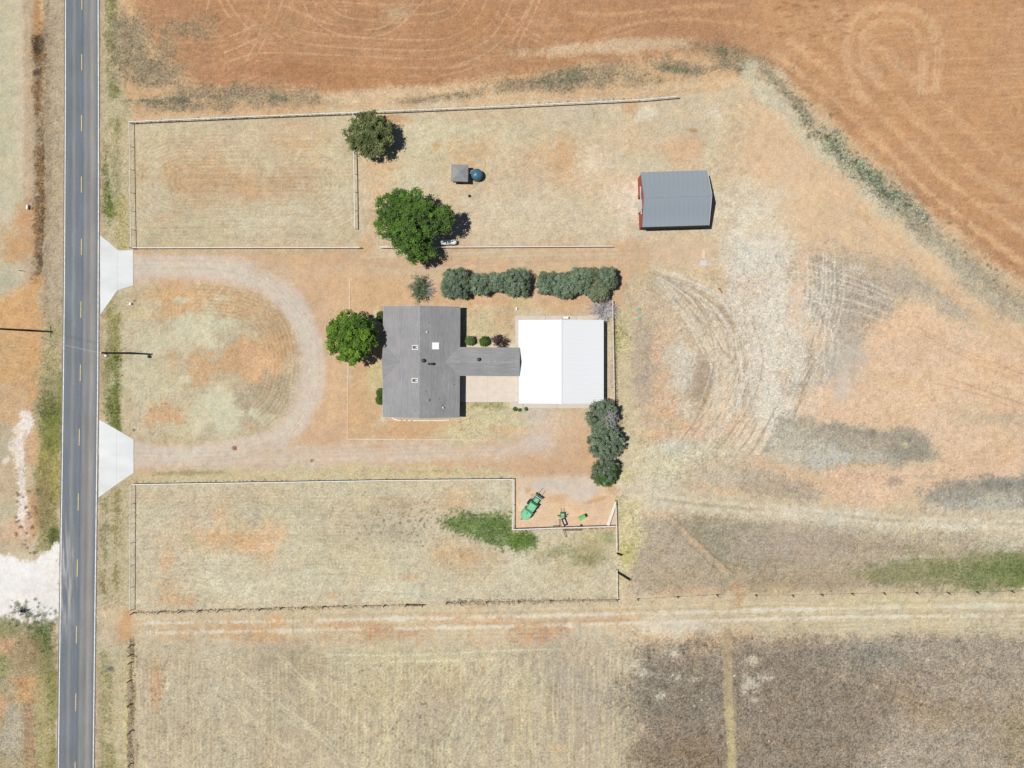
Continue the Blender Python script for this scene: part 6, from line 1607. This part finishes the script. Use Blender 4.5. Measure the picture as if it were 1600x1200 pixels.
for px, py, r_, h, lb in ((940, 649, 2.9, 4.2, 'evergreen with grey bare patch at the shop corner'), (945, 690, 3.4, 4.4, 'largest evergreen of the three along the shop fence'), (944, 738, 2.4, 3.8, 'small round evergreen next to the implement pen')):
    h *= 1.35
    lo = [(px, py, h * .55, r_, h * .5), (px - 5, py + 5, h * .45, r_ * .75, h * .42), (px + 8, py - 6, h * .55, r_ * .7, h * .42), (px + 4, py + 9, h * .5, r_ * .65, h * .42)]
    if r_ > 3: lo += [(px - 3, py - 17, h * .5, r_ * .6, h * .42), (px - 14, py + 2, h * .4, r_ * .6, h * .36), (px + 16, py + 2, h * .5, r_ * .6, h * .4), (px - 2, py + 17, h * .4, r_ * .6, h * .36)]
    tt = tree('evergreen_tree', lb, 'tree', (px + 2, py + 2), lo, .18, .44, 190 if r_ > 3 else 140, 90, .105, G_jun if r_ > 2.5 else G_dark[:2] + G_jun[:2], inner=.6, sharp=(.8, .2))
    if px == 940:
        mb = MB()
        for k in range(170):
            a = random.uniform(0, 6.28); e = random.uniform(.3, 1.4); L = random.uniform(.5, 1.1)
            q = Vector((.55 + random.gauss(0, .75), .2 + random.gauss(0, .9), h * .98 + random.uniform(-.3, .25)))
            mb.tube(q, q + Vector((math.cos(a) * math.cos(e), math.sin(a) * math.cos(e), math.sin(e) * .6)) * L, .03, .008, 4, False)
        mb.build('dead_twigs', M_greybark, tt)

def twig_bush(name, label, px, py, R, h, n_, m, leaves=None, cat='shrub', nl=0, size=.1, th=1.0):
    t = thing(name, label, cat, P(px, py))
    mb = MB(); tips = []
    for k in range(n_):
        a = random.uniform(0, 6.283); e = random.uniform(.15, 1.35)
        L = R * random.uniform(.6, 1.05)
        d_ = Vector((math.cos(a) * math.cos(e), math.sin(a) * math.cos(e), math.sin(e) * h / R))
        p0 = Vector((random.gauss(0, .12), random.gauss(0, .12), 0)); p1 = p0 + d_ * L * .55 + Vector((random.gauss(0, .1), random.gauss(0, .1), .05)); p2 = p0 + d_ * L + Vector((random.gauss(0, .16), random.gauss(0, .16), -.02))
        p2.z = max(p2.z, .05)
        mb.tube(p0, p1, .045 * th, .032 * th, 4, False).tube(p1, p2, .032 * th, .014 * th, 4, False)
        for _ in range(4):
            q = p1.lerp(p2, random.uniform(0, .8)); w_ = q + d_ * L * .25 + Vector((random.gauss(0, .2), random.gauss(0, .2), random.gauss(0, .08)))
            w_.z = max(w_.z, .04)
            mb.tube(q, w_, .024, .010, 3, False); tips.append(w_); tips.append(q)
    mb.build('branches', m, t)
    if leaves:
        tp = np.array([tuple(q) for q in tips])
        if leaves is G_sage: tp = tp[tp[:, 0] < .35 * R]
        idx = rng.integers(0, len(tp), nl)
        pos = tp[idx] + rng.standard_normal((nl, 3)) * .13
        pos[:, 2] = np.maximum(pos[:, 2], .06)
        nr = rng.standard_normal((nl, 3)) * .6 + np.array([0, 0, .8]); nr /= np.linalg.norm(nr, axis=1, keepdims=True)
        col = np.array(leaves)[rng.integers(0, len(leaves), nl)] * rng.uniform(.7, 1.3, (nl, 1))
        link_mesh('foliage', leaf_mesh('foliage', pos, nr, size * rng.uniform(.6, 1.3, nl), col), M_leaf, t)
    return t
twig_bush('spiky_shrub', 'half-bare spiky green shrub beside the evergreen row', 660, 451.5, 2.9, 1.9, 150, M_greybark, G_sage, nl=3000, size=.10)
twig_bush('bare_shrub', 'leafless grey shrub behind the shop corner', 942.5, 485.5, 3.2, 1.5, 170, M_greybark, th=1.5)
twig_bush('red_leaf_shrub', 'sparse dark purple-leaved shrub beside the breezeway', 784, 533.5, 1.9, 1.7, 26, M_bark, G_red, nl=900, size=.13)
def round_shrub(px, py, r_, h, cols, label, group=None, n_=60):
    o = P(px, py)
    t = thing('round_shrub', label, 'shrub', o, 0, group)
    me, cen = crown([((0, 0, h * .5), r_ * .8, h * .5)], o, r_ * .32, n_, 60, .09, cols, .7)
    MB().tube((0, 0, -.1), (0, 0, h * .6), .06, .04, 6).build('trunk', M_bark, t)
    link_mesh('crown', me, M_leaf, t)
round_shrub(735, 532.4, .95, 1.6, G_sage, 'grey-green round shrub close to the house wall')
round_shrub(757, 533.4, 1.0, 1.6, G_dark, 'dark green clipped round shrub halfway along the breezeway')
round_shrub(597, 495, 1.05, 1.0, G_dark, 'clipped shrub at the house front behind the bright green tree')
round_shrub(595.2, 613.4, .85, 1.0, G_dark, 'clipped shrub of a pair at the house front', 'pair of front shrubs')
round_shrub(595.0, 624.6, .9, 1.0, G_dark, 'clipped shrub of a pair at the house front', 'pair of front shrubs')
for px, py, r_ in ((805, 639, .4), (812, 640.4, .3), (822, 638.8, .35)):
    round_shrub(px, py, r_, .35, G_dark, 'low green weed clump at the shop walk corner', 'weed clumps by the walk', 18)

# ------------------------------------------------------------------ grass and weeds
def tufts(name, n_, px, py, hmin, hmax, shade, blades=3, wid=.05, spread=.9):
    col = at_raster(IMG, px, py)
    k = len(px)
    x = (px - CX) * S; y = (CY - py) * S
    idx = np.repeat(np.arange(k), blades)
    m_ = len(idx)
    a = rng.uniform(0, 2 * math.pi, m_); hgt = rng.uniform(hmin, hmax, k)[idx] * rng.uniform(.7, 1.2, m_)
    out = hgt * rng.uniform(.3, spread, m_)
    bx_ = x[idx] + rng.normal(0, .05, m_); by_ = y[idx] + rng.normal(0, .05, m_)
    wx, wy = -np.sin(a) * wid * (1 + hgt), np.cos(a) * wid * (1 + hgt)
    v = np.stack([np.stack([bx_ - wx, by_ - wy, np.zeros(m_)], 1), np.stack([bx_ + wx, by_ + wy, np.zeros(m_)], 1),
                  np.stack([bx_ + np.cos(a) * out, by_ + np.sin(a) * out, hgt], 1)], 1).reshape(-1, 3)
    c = col[idx] * rng.uniform(shade[0], shade[1], (k, 1))[idx]
    me = mesh_np(name, v, np.arange(3 * m_).reshape(-1, 3), np.repeat(c, 3, axis=0))
    return tag(link_mesh(name, me, M_leaf), kind='stuff')
N0 = 420000
px = rng.uniform(0, 1600, N0); py = rng.uniform(0, 1200, N0)
t_ = at_raster(TEX, px, py); gr = at_raster(GRN, px, py)
onroad = (px > 88) & (px < 157)
apron = (px < 211) & (((py > 366) & (py < 494)) | ((py > 654) & (py < 779)))
bldg = ((px > 597) & (px < 730) & (py > 477) & (py < 655)) | ((px > 728) & (px < 948) & (py > 493) & (py < 638) & ~((px < 805) & (py < 540))) | ((px > 995) & (px < 1110) & (py > 264) & (py < 358)) | ((px > 704) & (px < 756) & (py > 256) & (py < 288))
ok = ~(onroad | apron | bldg) & (at_raster(LUM, px, py) < .40)
keep = ok & (rng.uniform(0, 1, N0) < np.clip((t_ - .14) / .12, 0, .45)) & (gr <= 0)
o = tufts('dry_weeds', 0, px[keep], py[keep], .04, .14, (.85, 1.2), wid=.045, spread=1.6); o['label'] = 'dry weeds and stubble scattered over the ground'
keep = ok & (gr > 0) & (rng.uniform(0, 1, N0) < .7)
o = tufts('green_grass', 0, px[keep], py[keep], .05, .18, (.8, 1.25), spread=1.5); o['label'] = 'green grass and weeds in patches and along the verge'
# weeds along the fence feet
wx, wy = [], []
for (a, b_, n_, sd) in (((208, 957), (663, 944.5), 520, 1.3), ((697, 941.5), (966, 937), 700, 2.2), ((205, 1005), (205, 1210), 220, 3.0), ((205, 191), (560, 176.5), 300, 1.2), ((560, 177), (1060, 151), 260, 1.1), ((960, 480), (962, 640), 900, 1.6), ((804, 827), (962, 824), 300, .9), ((208, 754.5), (800, 747), 200, 1.0)):
    t = rng.uniform(0, 1, n_)
    wx.append(a[0] + (b_[0] - a[0]) * t + rng.normal(0, sd, n_)); wy.append(a[1] + (b_[1] - a[1]) * t + rng.normal(0, sd, n_))
wx, wy = np.concatenate(wx), np.concatenate(wy)
o = tufts('fence_line_weeds', 0, wx, wy, .06, .24, (.75, 1.15), 4, .05, 1.6); o['label'] = 'brown weeds grown up along the fence lines'
